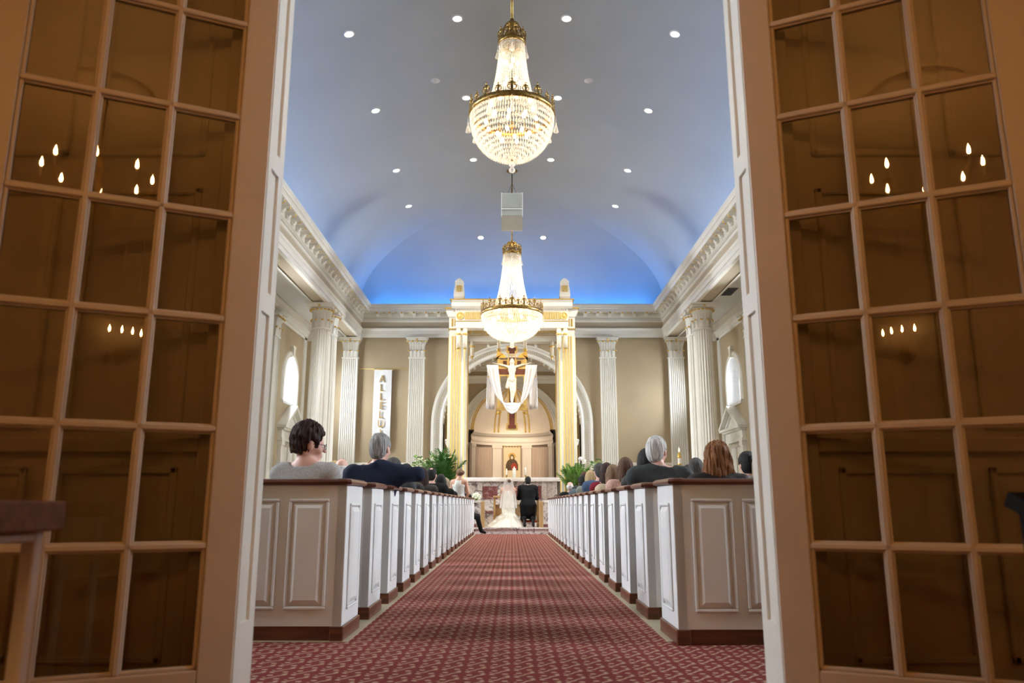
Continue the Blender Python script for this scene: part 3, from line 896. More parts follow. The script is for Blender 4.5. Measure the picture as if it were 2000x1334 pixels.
# ---- pedimented side doors below the far windows
for s in (-1, 1):
    e = sempty('door_%d' % (3 if s < 0 else 4), (s*X_WALL, 25.3, .0))
    f = lambda a: -s*a
    for y in (-.78, .78):
        MB().cbox(0, f(.12), y-.13, y+.13, .6, 2.62).cbox(0, f(.15), y-.16, y+.16, .6, .85).cbox(0, f(.15), y-.16, y+.16, 2.62, 2.76).build('door_pilaster', M['cream'], e)
    MB().cbox(0, f(.16), -1.0, 1.0, 2.76, 2.86).cbox(0, f(.13), -.96, .96, 2.86, 3.10).cbox(0, f(.22), -1.05, 1.05, 3.10, 3.16).cbox(0, f(.30), -1.13, 1.13, 3.16, 3.24).build('entablature', M['cream'], e)
    # pediment with raking cornice and sunk tympanum
    MB().prism([(-1.0,3.24),(1.0,3.24),(0,3.86)], 'x', 0, f(.10)).build('tympanum', M['cream'], e)
    for q in (-1, 1):
        MB().prism([(q*1.16,3.24),(q*1.0,3.24),(0,3.83),(0,3.96)], 'x', 0, f(.32)).build('raking_cornice', M['cream'], e)
        MB().prism([(q*.98,3.24),(q*.86,3.24),(0,3.72),(0,3.80)], 'x', 0, f(.16)).build('inner_moulding', M['cream'], e)
    MB().box(0, f(.03), -.65, .65, .6, 2.76).build('door_panel_backing', M['creamd'], e)
    for y in (-.32, .32):
        for z0, z1 in ((.75,1.45),(1.58,2.6)):
            MB().cbox(f(.03), f(.06), y-.24, y+.24, z0, z1, .02).build('raised_panel', M['cream'], e)

# ---- baldachin: four gilt fluted posts and two beams
bal = thing('baldachin', 'cream and gilt canopy frame on fluted posts standing over the altar', 'baldachin', (0, 0, .6))
def post(x, y, w=.45):
    p = MB(); h = w/2
    p.box(x-h, x+h, y-h, y+h, 0, 5.39)
    po = p.build('post', M['cream'], bal)
    mb = MB()
    for k in range(4):
        xa = x-h+.06+k*(w-.12)/4
        mb.cbox(xa+.012, xa+(w-.12)/4-.024, y-h-.022, y-h+.01, .35, 5.19, .012)
    for fx, sg in ((x-h, -1), (x+h, 1)):
        for k in range(4):
            ya = y-h+.06+k*(w-.12)/4
            mb.cbox(fx-.01*sg, fx+sg*.022, ya+.012, ya+(w-.12)/4-.024, .35, 5.19, .012)
    mb.build('gilt_flutes', M['goldp'], po)
    MB().cbox(x-h-.06, x+h+.06, y-h-.06, y+h+.06, 0, .22, .01).cbox(x-h-.03, x+h+.03, y-h-.03, y+h+.03, .22, .32, .01).build('post_base', M['cream'], po)
    return po
BX, BF, BR_ = 1.685, 23.05, 24.95
for y in (BF, BR_):
    for s in (-1, 1):
        po = post(s*BX, y)
        x = s*BX
        # entablature block on the post
        MB().cbox(x-.25, x+.25, y-.25, y+.25, 5.39, 5.43, .005).build('gilt_line', M['gold'], po)
        MB().box(x-.235, x+.235, y-.235, y+.235, 5.43, 5.79).build('block', M['cream'], po)
        g = MB()
        for k in range(4): g.cbox(x-.16+.09*k, x-.16+.09*k+.055, y-.25, y-.23, 5.49, 5.73, .01)
        for k in range(4): g.cbox(x-s*.23, x-s*.25, y-.16+.09*k, y-.16+.09*k+.055, 5.49, 5.73, .01)
        g.build('gilt_flutes', M['gold'], po)
        MB().prism([(-.25,5.79),(.25,5.79),(.25,5.87),(.33,5.95),(.33,6.03),(-.33,6.03),(-.33,5.95),(-.25,5.87)], 'y', y-.27, y+.27).xf(Matrix.Translation((x,0,0))).build('block_cornice', M['cream'], po)
        MB().cbox(x-.36, x+.36, y-.33, y+.33, 6.03, 6.07, .006).build('gilt_line', M['gold'], po)
def beam(yc, dep, z0, name, half, front=True):
    ya = yc-dep/2; yb_ = yc+dep/2
    b = MB().box(-half, half, ya, yb_, z0, z0+.62).build(name, M['cream'], bal)
    MB().cbox(-half-.01, half+.01, ya-.015, yb_+.015, z0+.20, z0+.225, .004).build('gilt_line', M['gold'], b)
    # fluted gold frieze panels, round bosses at the ends
    fx = MB(); x = -half+.28
    while x < half-.30:
        fx.cbox(x, x+.05, ya-.022, ya, z0+.26, z0+.50, .014); x += .068
    fx.build('gilt_fluting', M['goldp'], b)
    for s in (-1, 1):
        bo = MB(); bo.lathe([(.001,.03),(.05,.035),(.06,.01),(.085,.01),(.095,.035),(.115,.03),(.12,0)], 20)
        bo.xf(Matrix.Translation((s*(half-.14), ya, z0+.38)) @ Matrix.Rotation(pi/2, 4, 'X'))
        bo.build('boss', M['goldp'], b)
    dt = MB(); x = -half
    while x < half:
        dt.box(x, x+.035, ya-.03, ya, z0+.55, z0+.60); x += .065
    dt.build('dentil_row', M['cream'], b, kind='stuff')
    MB().prism([(ya-.03,z0+.60),(ya-.12,z0+.66),(ya-.12,z0+.78),(ya-.17,z0+.84),(yb_+.17,z0+.84),(yb_+.12,z0+.78),(yb_+.12,z0+.66),(yb_+.03,z0+.60)], 'x', -half-.12, half+.12).build('beam_cornice', M['cream'], b)
    MB().cbox(-half-.17, half+.17, ya-.19, yb_+.19, z0+.84, z0+.875, .006).build('gilt_line', M['gold'], b)
    return b
beam(BF-.12, .36, 5.43, 'front_beam', 1.72)
beam(BR_, .36, 5.43, 'rear_beam', 1.55)
for s in (-1, 1):
    MB().box(s*(BX-.15), s*(BX+.15), BF+.2, BR_-.2, 5.47, 5.97).build('side_beam', M['cream'], bal)
# short obelisks on top of the front posts
for s in (-1, 1):
    x, y = s*1.63, BF-.05; z = 6.305
    mb = MB(); rows_ = []
    for (h, zz) in ((.17,0),(.17,.05),(.145,.06),(.165,.14),(.16,.30),(.125,.58),(.135,.60),(.135,.64),(.10,.68),(.04,.75),(.001,.78)):
        rows_.append([(x-h,y-h,z+zz),(x+h,y-h,z+zz),(x+h,y+h,z+zz),(x-h,y+h,z+zz)])
    mb.rows(rows_, smooth=False, close=True)
    o = mb.build('obelisk', M['cream'], bal)
    g = MB()
    for k in range(4):
        g.cbox(x-.09+.047*k, x-.09+.047*k+.034, y-.168, y-.14, z+.28, z+.50, .008)
    g.build('gilt_fluting', M['goldp'], o)
    MB().cbox(x-.185, x+.185, y-.185, y+.185, z-.005, z+.035, .005).build('gilt_line', M['gold'], o)
# tube lamps hanging under the beams
lampn = 0
for s in (-1, 1):
    for (dx, y, ztop, h, wh) in ((.115, BF-.40, 5.98, .64, 'outer'), (-.085, BF-.40, 5.98, .64, 'inner'), (-.20, BR_-.35, 6.0, .54, 'rear')):
        x = s*(1.50+dx)
        e = thing('tube_lamp', '%s frosted tube lamp with gilt collar hanging by the %s baldachin post' % (wh, 'banner-side' if s < 0 else 'candle-side'), 'lamp', (x, y, 0), 'tube lamps under the baldachin')
        MB().tube([(0,0,ztop-h+.05), (0,0,ztop)], .065, 14).build('tube', M['ivory'], e)
        MB().lathe([(.068,ztop-.20),(.085,ztop-.19),(.085,ztop-.15),(.068,ztop-.14)], 14).build('gilt_collar', M['gold'], e)
        MB().lathe([(.066,ztop-h+.06),(.05,ztop-h+.02),(.02,ztop-h),(.03,ztop-h-.03),(.001,ztop-h-.06)], 12).build('finial', M['gold'], e)
        MB().box(-.02, .02, -.02, .30 if wh != 'rear' else .25, ztop-.02, ztop+.02).build('bracket', M['goldp'], e)

# ---- crucifix hung from the baldachin
cr = thing('crucifix', 'large dark red hanging cross with gold edges and carved ivory figure above the altar', 'crucifix', (0, 23.55, 0))
def cross_outline(aw, top, bot, arm, zc, ef, el, g):
    """arms with wider square ends; g grows the outline"""
    a = aw+g; w = ef+g
    return [(-w, top+g), (w, top+g), (w, top-el-g), (a, top-el-g), (a, zc+a), (arm-el-g, zc+a), (arm-el-g, zc+w), (arm+g, zc+w), (arm+g, zc-w), (arm-el-g, zc-w), (arm-el-g, zc-a),
            (a, zc-a), (a, bot+.72+g), (w*.98, bot+.72+g), (w*.98, bot+.60), (a, bot+.60), (a, bot+el+g), (w, bot+el+g), (w, bot-g), (-w, bot-g), (-w, bot+el+g), (-a, bot+el+g), (-a, bot+.60), (-w*.98, bot+.60), (-w*.98, bot+.72+g), (-a, bot+.72+g), (-a, zc-a),
            (-arm+el+g, zc-a), (-arm+el+g, zc-w), (-arm-g, zc-w), (-arm-g, zc+w), (-arm+el+g, zc+w), (-arm+el+g, zc+a), (-a, zc+a), (-a, top-el-g), (-w, top-el-g)]
Ztop, Zbot, Zc = 5.38, 2.86, 4.62
MB().prism(cross_outline(.085, Ztop, Zbot, .70, Zc, .125, .10, .055), 'y', .0, .07).build('gold_border', M['goldp'], cr)
MB().prism(cross_outline(.085, Ztop, Zbot, .70, Zc, .125, .10, 0), 'y', -.03, .05).build('cross_board', M['crossred'], cr)
gb = MB().box(-.46, -.36, .01, .09, 3.42, 5.02).box(.36, .46, .01, .09, 3.42, 5.02)
gb.box(-.46,.46,.02,.08,4.72,5.0).box(-.46,.46,.02,.08,3.42,3.62)
gb.build('gold_backing_frame', M['goldp'], cr)
for s in (-1, 1):
    MB().prism([(s*.50,4.98),(s*.50,5.06),(s*.10,5.06),(s*.30,5.2),(s*.46,5.28)][::1], 'y', .0, .08).build('gold_scroll', M['gold'], cr)
    MB().ball((s*.41,.04,3.34), .055, 10, 6).build('gold_ball', M['gold'], cr)
    MB().ball((s*.41,.04,5.32), .065, 10, 6).build('gold_ball', M['gold'], cr)
    MB().box(s*.22-.06, s*.22+.06, -.005, .03, 4.83, 4.96).build('red_inset', M['crossred'], cr)
    MB().tube([(s*.41,.04,5.30), (s*.41,.04,5.85)], [.055,.045], 12).build('suspension_rod', M['ivory'], cr)
MB().cbox(-.20,.20,-.06,-.03,5.06,5.18,.006).build('title_plaque', M['ivory'], cr)
def text_mesh(txt, size, mat, ext=.006):
    c = bpy.data.curves.new('txt', 'FONT'); c.body = txt; c.size = size; c.extrude = ext; c.align_x = 'CENTER'; c.align_y = 'CENTER'
    o = bpy.data.objects.new('txt', c); COL.objects.link(o)
    dg = bpy.context.evaluated_depsgraph_get(); dg.update()
    me = bpy.data.meshes.new_from_object(o.evaluated_get(dg))
    bpy.data.objects.remove(o); bpy.data.curves.remove(c)
    me.materials.clear(); me.materials.append(mat)
    return me
link('plaque_lettering', text_mesh('INRI', .13, M['goldp']), cr, None, None, (0,-.062,5.12), (pi/2,0,0))

# white cloth draped over the arms of the cross
def drape():
    mb = MB(); R = []
    for i in range(49):
        u = i/48*2-1                                   # along the swag
        au = abs(u)
        x = .60*math.copysign(min(1, au*1.0), u)*(1-.0*au) if au > .0 else 0
        zc_ = 3.47+1.33*(au**3.0)
        row = []
        for k in range(9):
            t = k/8-.5
            wide = .17*(1-.2*(1-au))
            fold = .03*sin(k*2.4+i*.1)
            row.append((x*(1)+t*wide*2*au*(1 if u > 0 else -1), -.16-.03*cos(k*1.9)+fold*.5, zc_+t*.36*(1-au)+t*.0))
        R.append(row)
    mb.rows(R)
    return mb
cl = drape().build('draped_cloth', M['linen'], None); tag(cl, 'white cloth swag draped over the arms of the hanging cross', 'cloth'); cl.location = (0, 23.55, 0)
sd = cl.modifiers.new('thick', 'SOLIDIFY'); sd.thickness = .02
for s in (-1, 1):
    R = []
    for j in range(9):
        t = j/8; z = 4.76-1.30*t
        R.append([(s*(.52+.035*k+.03*t), .0+.05+.03*sin(k*1.7+t)-(.17*max(0, 1-t*6)), z-.02*sin(k)) for k in range(8)])
    mb = MB().rows(R)
    o = mb.build('hanging_tail', M['linen'], cl)
    sd = o.modifiers.new('thick', 'SOLIDIFY'); sd.thickness = .015

# ---- banner with gilt lettering on the far wall
bn = thing('hanging_banner', 'long white cloth banner with gold ALLELUIA lettering hanging on the far wall', 'banner', (-4.575, Y_BACK-.10, 0))
R = []
for j in range(15):
    z = 5.46-2.74*j/14
    R.append([(-.315+.63*k/10, .012*sin(j*.6+k*.5), z) for k in range(11)])
R.append([(-.315+.63*k/10, 0, 2.72-.14*(1-abs(k-5)/5)) for k in range(11)])
MB().rows(R).build('cloth', M['bannerw'], bn)
MB().tube([(-.36,.02,5.46),(.36,.02,5.46)], .014, 8).build('top_rod', M['goldp'], bn)
MB().tube([(-.86,.05,5.50),(.90,.05,5.50)], .010, 8).build('wall_rail', M['goldp'], bn)
for i, ch in enumerate('ALLELUIA'):
    link('letter', text_mesh(ch, .37, M['gold'], .008), bn, 'gold letter', None, (-.02, -.03, 5.12-.318*i), (pi/2,0,0)).scale = (.85,1,1)

# ---- altar with marble front and white cloth
al = thing('altar', 'long veined marble altar with red marble panels under a white cloth', 'altar', (0, 24.35, .598))
AH = .93
MB().box(-1.42, 1.42, 0, .85, 0, AH).build('body', M['marble'], al)
MB().cbox(-1.5, 1.5, -.05, .9, 0, .12, .01).build('plinth', M['marble'], al)
MB().cbox(-1.52, 1.52, -.06, .92, AH, AH+.06, .012).build('mensa', M['marble'], al)
for x in (-.68, 0, .68):
    MB().cbox(x-.23, x+.23, -.012, .02, .34, .74, .006).build('red_panel', M['redmarble'], al)
for x in (-1.33, -1.0, 1.0, 1.33):
    MB().cbox(x-.08, x+.08, -.03, .02, .12, AH, .008).build('front_pilaster', M['marble'], al)
cl2 = MB(); X = 1.55
R = [[(-X+2*X*k/40, -.085-.012*sin(k*1.1), AH+.06-.105) for k in range(41)], [(-X+2*X*k/40, -.085, AH+.064) for k in range(41)], [(-X+2*X*k/40, -.07, AH+.074) for k in range(41)], [(-X+2*X*k/40, .93, AH+.074) for k in range(41)], [(-X+2*X*k/40, .94, AH-.05) for k in range(41)]]
cl2.rows(R)
for s in (-1, 1):
    R = [[(s*X, -.085+.1*k, AH+.07) for k in range(11)], [(s*(X+.03), -.085+.1*k, AH+.03) for k in range(11)], [(s*(X+.02+.03*sin(k*1.6)), -.085+.1*k, AH-.50) for k in range(11)]]
    cl2.rows(R)
o = cl2.build('altar_cloth', M['linen'], None); o.location = (0, 24.35, .598); tag(o, 'white linen altar cloth hanging over the ends of the marble altar', 'cloth')

def candle(x, y, z, h, r, label, holder=True, grp='candles on the altar'):
    e = thing('altar_candle', label, 'candle', (x, y, z), grp)
    if holder: MB().lathe([(.001,0),(.045,0),(.05,.01),(.02,.025),(.018,.05),(.03,.06),(.03,.075),(.001,.075)], 14).build('holder', M['brass'], e)
    z0 = .07 if holder else 0
    MB().lathe([(.001,z0),(r,z0),(r,z0+h),(r*.8,z0+h+.003),(.001,z0+h-.006)], 14).build('wax', M['wax'], e)
    MB().tube([(0,0,z0+h-.005),(0,0,z0+h+.015)], .002, 5).build('wick', M['black'], e)
    MB().lathe([(.001,z0+h+.005),(.008,z0+h+.018),(.006,z0+h+.035),(.001,z0+h+.055)], 8).build('flame', M['flame'], e)
    return e
AZ = .598+AH+.075
candle(-.17, 24.6, AZ, .16, .022, 'short white candle lit on the altar behind the veil')
candle(.07, 24.7, AZ, .30, .055, 'thick white pillar candle on the middle of the altar', False)
candle(.43, 24.6, AZ, .20, .02, 'slim lit candle on the altar above the kneeling groom')

# ---- picture cloth in the apse: plain stand-in of the same size and colours
pc = thing('picture_banner', 'cream scalloped banner with a dark robed half figure shape hanging in the apse', 'banner', (0, AP_Y+C_R-.22, 0))
pc.location.z = .75; pc.scale = (.85,1,.85)
MB().box(-.40, .40, 0, .012, 1.0, 2.66).build('cloth', M['icon_cream'], pc)
for k in range(6):
    x = -.34+.136*k
    MB().box(x-.034, x+.034, -.004, .012, 2.66, 2.74).build('hanging_tab', M['icon_cream'], pc)
MB().tube([(-.46,.0,2.74),(.46,.0,2.74)], .015, 8).build('rod', M['goldp'], pc)
rob = [(-.29,1.60),(.29,1.60),(.29,1.86),(.22,2.03),(.11,2.12),(.10,2.24),(.05,2.33),(-.05,2.33),(-.10,2.24),(-.11,2.12),(-.22,2.03),(-.29,1.86)]
MB().prism(rob, 'y', -.012, 0).build('dark_shape', M['icon_dark'], pc)
MB().prism([(-.02,1.62),(.22,1.62),(.25,1.80),(.16,1.93),(.02,1.93),(-.06,1.80)], 'y', -.018, -.012).build('red_shape', M['icon_red'], pc)
MB().prism([(.17*cos(a*pi/10), 2.25+.17*sin(a*pi/10)) for a in range(20)], 'y', -.008, -.001).build('gold_disc', M['icon_gold'], pc)
MB().prism([(.06*cos(a*pi/8), 2.19+.08*sin(a*pi/8)) for a in range(16)], 'y', -.017, -.012).build('pale_oval', M['icon_cream'], pc)

# ---- altar rail and gate posts
for s in (-1, 1):
    x0, x1 = s*.85, s*5.1
    e = thing('altar_rail', 'veined marble altar rail %s the open gate' % ('on the banner side of' if s < 0 else 'on the tall candle side of'), 'rail', (0, 21.95, .163), 'marble altar rails')
    MB().box(x0, x1, .03, .19, .0, .66).build('panel', M['marble'], e)
    MB().cbox(x0-s*.02, x1, -.02, .24, .66, .73, .012).build('top_rail', M['marble'], e)
    MB().cbox(x0-s*.02, x1, -.01, .23, 0, .08, .008).build('red_base', M['redmarble'], e)
    k = 0
    while True:
        x = s*(.93+.62*k); k += 1
        if abs(x) > 5: break
        MB().cbox(x-.055, x+.055, .0, .22, .08, .66, .006).build('rail_pier', M['marble'], e)
    g = thing('gate_leaf', 'light wooden gate leaf swung open against the %s marble rail' % ('banner-side' if s < 0 else 'candle-side'), 'gate', (s*.80, 21.50, .163), 'open altar gate leaves')
    MB().cbox(-.055, .055, -.04, .04, 0, .70, .01).build('front_stile', M['oak'], g)
    MB().cbox(-.03, .03, .34, .42, 0, .70, .01).build('rear_stile', M['oak'], g)
    for z in (.06, .24, .42, .60):
        MB().cbox(-.025, .025, .04, .34, z, z+.07, .005).build('gate_slat', M['oak'], g)

# ---- kneeling bench
kb = thing('kneeler', 'light wood kneeling bench with red pads before the couple', 'kneeler', (.12, 22.52, .163))
MB().cbox(-.66, .66, -.09, .09, .80, .86, .012).build('arm_rest', M['oak'], kb)
for x in (-.62, .62):
    MB().cbox(x-.035, x+.035, -.05, .05, 0, .80, .008).build('side_post', M['oak'], kb)
    MB().cbox(x-.035, x+.035, -.50, -.05, .04, .12, .008).build('side_runner', M['oak'], kb)
MB().cbox(-.60, .60, .0, .03, .30, .62, .006).build('front_board', M['oak'], kb)
MB().cbox(-.58, .58, -.46, -.14, .12, .19, .03).build('knee_pad', M['icon_red'], kb)

# ---- ornamental white scroll candle stands by the arch
for s in (-1, 1):
    e = thing('scroll_candle_stand', 'white scrolled candle bracket beside the %s gilt post' % ('banner-side' if s < 0 else 'candle-side'), 'candle stand', (s*2.13, 26.2, .6), 'white scroll candle stands')
    MB().cbox(-.10,.10,-.10,.10,0,.10,.01).build('foot', M['windowf'], e)
    MB().tube([(0,0,.1),(0,0,3.0)], [.035,.025], 8).build('stem', M['windowf'], e)
    sc = [(s*(.02+.40*t), -.05, 1.55+.55*t-.9*t*(1-t)) for t in [k/10 for k in range(11)]]
    for (zz, q) in ((1.35, 1.0), (2.1, .6)):
        path = []
        for k in range(26):
            t = k/25; a = t*3.6*pi/2; rr = .28*q*(1-t)+.03
            path.append((s*(.02+.22*q*t+.10*sin(a)*t), -.02, zz+.42*q*t-.10*q*cos(a)*t))
        MB().tube(path, [.03*(1-.4*k/25) for k in range(26)], 7).build('scroll', M['windowf'], e)
        MB().ball((path[-1][0], -.02, path[-1][2]), .055*q+.02, 9, 6).build('volute', M['windowf'], e)
    MB().prism([(0,3.0),(.09,3.06),(.05,3.12),(.12,3.22),(.03,3.20),(0,3.34),(-.03,3.20),(-.12,3.22),(-.05,3.12),(-.09,3.06)], 'y', -.02, .02).build('leaf_finial', M['windowf'], e)
    cx = s*.34
    MB().tube([(cx-s*.14,-.02,1.42),(cx,-.05,1.46)], .014, 6).build('candle_arm', M['windowf'], e)
    MB().tube([(cx,-.05,1.45),(cx,-.05,1.60)], .016, 8).build('candle', M['wax'], e)
    MB().ball((cx,-.05,1.63), .014, 6, 5, sz=1.7).build('flame', M['flame'], e)

# ---- tall paschal candle on its stand
pe = thing('paschal_candle', 'tall thick white candle with brass bands on a floor stand', 'candle', (5.18, 24.0, .6))
MB().lathe([(.001,0),(.22,0),(.24,.03),(.12,.08),(.05,.14),(.035,.3),(.05,.55),(.03,.7),(.03,.95),(.09,1.0),(.10,1.06),(.05,1.08)], 18).build('stand', M['brass'], pe)
for a in range(4):
    MB().tube([(.05*cos(a*pi/2),.05*sin(a*pi/2),1.06),(.15*cos(a*pi/2),.15*sin(a*pi/2),1.12),(.13*cos(a*pi/2),.13*sin(a*pi/2),1.18)], .012, 6).build('stand_arm', M['gold'], pe)
MB().lathe([(.001,1.06),(.055,1.06),(.055,1.66),(.001,1.66)], 16).build('wax', M['wax'], pe)
for z in (1.12, 1.36, 1.58):
    MB().lathe([(.057,z),(.064,z+.01),(.064,z+.05),(.057,z+.06)], 16).build('band', M['gold'], pe)
MB().lathe([(.06,1.64),(.055,1.70),(.02,1.74),(.018,1.78)], 12).build('follower', M['gold'], pe)
MB().lathe([(.001,1.76),(.018,1.80),(.013,1.85),(.001,1.91)], 8).build('flame', M['flame'], pe)
# ================================================================== pews
PEW0, PSP, NP = 4.80, .86, 19
PH_, PD = .94, .49
PXL, PXR, PXO = -1.01, .96, 5.05
def raised_panel(mb, x0, x1, z0, z1, y, out):
    """frame moulding and bevelled raised field on a face at y; out=-1 towards -Y"""
    m = .018
    for (a, b, c, d) in ((x0, x1, z0, z0+m), (x0, x1, z1-m, z1), (x0, x0+m, z0+m, z1-m), (x1-m, x1, z0+m, z1-m)):
        mb.cbox(a, b, y, y+out*.013, c, d, .005)
    i0, i1 = .022, .055
    vs = [(x0+i0,y+out*.0005,z0+i0),(x1-i0,y+out*.0005,z0+i0),(x1-i0,y+out*.0005,z1-i0),(x0+i0,y+out*.0005,z1-i0),
          (x0+i1,y+out*.017,z0+i1),(x1-i1,y+out*.017,z0+i1),(x1-i1,y+out*.017,z1-i1),(x0+i1,y+out*.017,z1-i1)]
    mb.add(vs, [(0,1,5,4),(1,2,6,5),(2,3,7,6),(3,0,4,7),(4,5,6,7)])
    return mb
def rounded_cap(x0, x1, y0, y1, z):
    """wooden cap with rounded top, chamfer corners"""
    r = [(0,.0),(-.012,.006),(-.016,.018),(-.010,.030),(.006,.038)]
    rows_ = []
    for i, zz in r:
        c = .02
        a0, a1, b0, b1 = x0+i, x1-i, y0+i, y1-i
        rows_.append([(a0+c,b0,z+zz),(a1-c,b0,z+zz),(a1,b0+c,z+zz),(a1,b1-c,z+zz),(a1-c,b1,z+zz),(a0+c,b1,z+zz),(a0,b1-c,z+zz),(a0,b0+c,z+zz)])
    mb = MB().rows(rows_, smooth=False, close=True)
    n = len(mb.v)-8; mb.f.append(tuple(n+i for i in range(8))); mb.sm.append(False); mb.mi.append(0)
    return mb
PM = {}
for s, xa in ((-1, PXL), (1, PXR)):
    xo = s*PXO; lo, hi = min(xa, xo), max(xa, xo)
    e0, e1 = (xa, xa+s*.06)
    d = {}
    d['back_panel'] = MB().box(min(xa+s*.005, xo), max(xa+s*.005, xo), 0, .06, .085, PH_-.03)
    d['aisle_end'] = MB().cbox(e0, e1, .0, PD, .085, PH_-.03, .003)
    d['far_end'] = MB().cbox(xo-s*.075, xo, .0, PD, .085, PH_-.03, .003)
    pl = MB().cbox(lo, hi, .006, .07, 0, .085, .004); pl.cbox(e0-s*.012, e1+s*.01, -.012, PD+.012, 0, .085, .006)
    d['plinth'] = pl
    cap = rounded_cap(lo-.012, hi+.012, -.014, .10, PH_-.033)
    d['back_cap'] = cap
    d['end_cap'] = rounded_cap(min(e0-s*.012, e1+s*.012), max(e0-s*.012, e1+s*.012), -.016, PD+.014, PH_-.030)
    d['seat'] = MB().cbox(min(e1, xo-s*.075), max(e1, xo-s*.075), .06, PD-.03, .41, .445, .012)
    d['seat_front'] = MB().box(min(e1, xo-s*.075), max(e1, xo-s*.075), .40, .43, .085, .41)
    # raised panel on the aisle face
    ep = MB(); raised_panel(ep, .10, PD-.10, .17, .80, 0, -1)
    ep.xf(Matrix(((0, s, 0, e0), (1, 0, 0, 0), (0, 0, 1, 0), (0, 0, 0, 1))))
    d['end_raised_panel'] = ep
    PM[s] = {}
    for k, b in d.items():
        mat = M['mahog'] if k in ('plinth','back_cap','end_cap','seat') else M['white']
        me = b.mesh(k, mat); fixn(me); PM[s][k] = me
for s, side in ((-1, 'banner side'), (1, 'candle side')):
    for i in range(NP):
        if i == 0: lab = 'white panelled pew with mahogany cap, back row by the doors, %s of aisle' % side
        else: lab = 'white pew with mahogany cap, %s row from the doors, %s of aisle' % (ORD[i], side)
        e = thing('church_pew', lab, 'pew', (0, PEW0+PSP*i-(.12 if s > 0 and i == 0 else 0), 0), 'rows of white pews')
        for k in PM[s]:
            if k == 'end_raised_panel': continue
            o = link(k, PM[s][k], e)
            if k == 'aisle_end': link('raised_panel', PM[s]['end_raised_panel'], o)
        if i == 0:
            xa = (PXL, PXR)[s > 0]; k = 0
            while True:
                x0 = xa+s*(.105+.305*k); k += 1
                if abs(x0)+.25 > PXO: break
                mb = MB(); raised_panel(mb, min(x0, x0+s*.245), max(x0, x0+s*.245), .18, .825, 0, -1)
                mb.build('raised_panel', M['white'], e)
# ================================================================== chandeliers and lamps
def fleuron_mesh(h):
    mb = MB()
    mb.cbox(-.010*h/.1, .010*h/.1, -.004, .004, 0, h*.55, .002)
    mb.ball((0,0,h*.62), h*.16, 8, 5, sy=.5, sz=1.2); mb.ball((0,0,h*.92), h*.09, 6, 4, sy=.6)
    for s in (-1, 1):
        pts = [(s*h*.05,0,h*.1),(s*h*.26,0,h*.16),(s*h*.34,0,h*.36),(s*h*.24,0,h*.50),(s*h*.13,0,h*.42)]
        mb.tube(pts, h*.045, 5)
        mb.ball((s*h*.2,0,h*.62), h*.08, 6, 4, sy=.6)
    return mb.mesh('fleuron', M['brass'])
def tassel_mesh(h):
    return MB().lathe([(.004,0),(.004,-h*.35),(.014,-h*.4),(.010,-h*.5),(.022,-h*.7),(.036,-h*.95),(.034,-h),(.001,-h*.97)], 8).mesh('crystal_tassel', M['crystal'])
def bead(mb, x, y, z, r, h):
    n = len(mb.v)
    mb.v += [(x+r,y,z),(x,y+r,z),(x-r,y,z),(x,y-r,z),(x,y,z+h),(x,y,z-h)]
    for f in ((0,1,4),(1,2,4),(2,3,4),(3,0,4),(1,0,5),(2,1,5),(3,2,5),(0,3,5)):
        mb.f.append(tuple(i+n for i in f)); mb.sm.append(True); mb.mi.append(0)
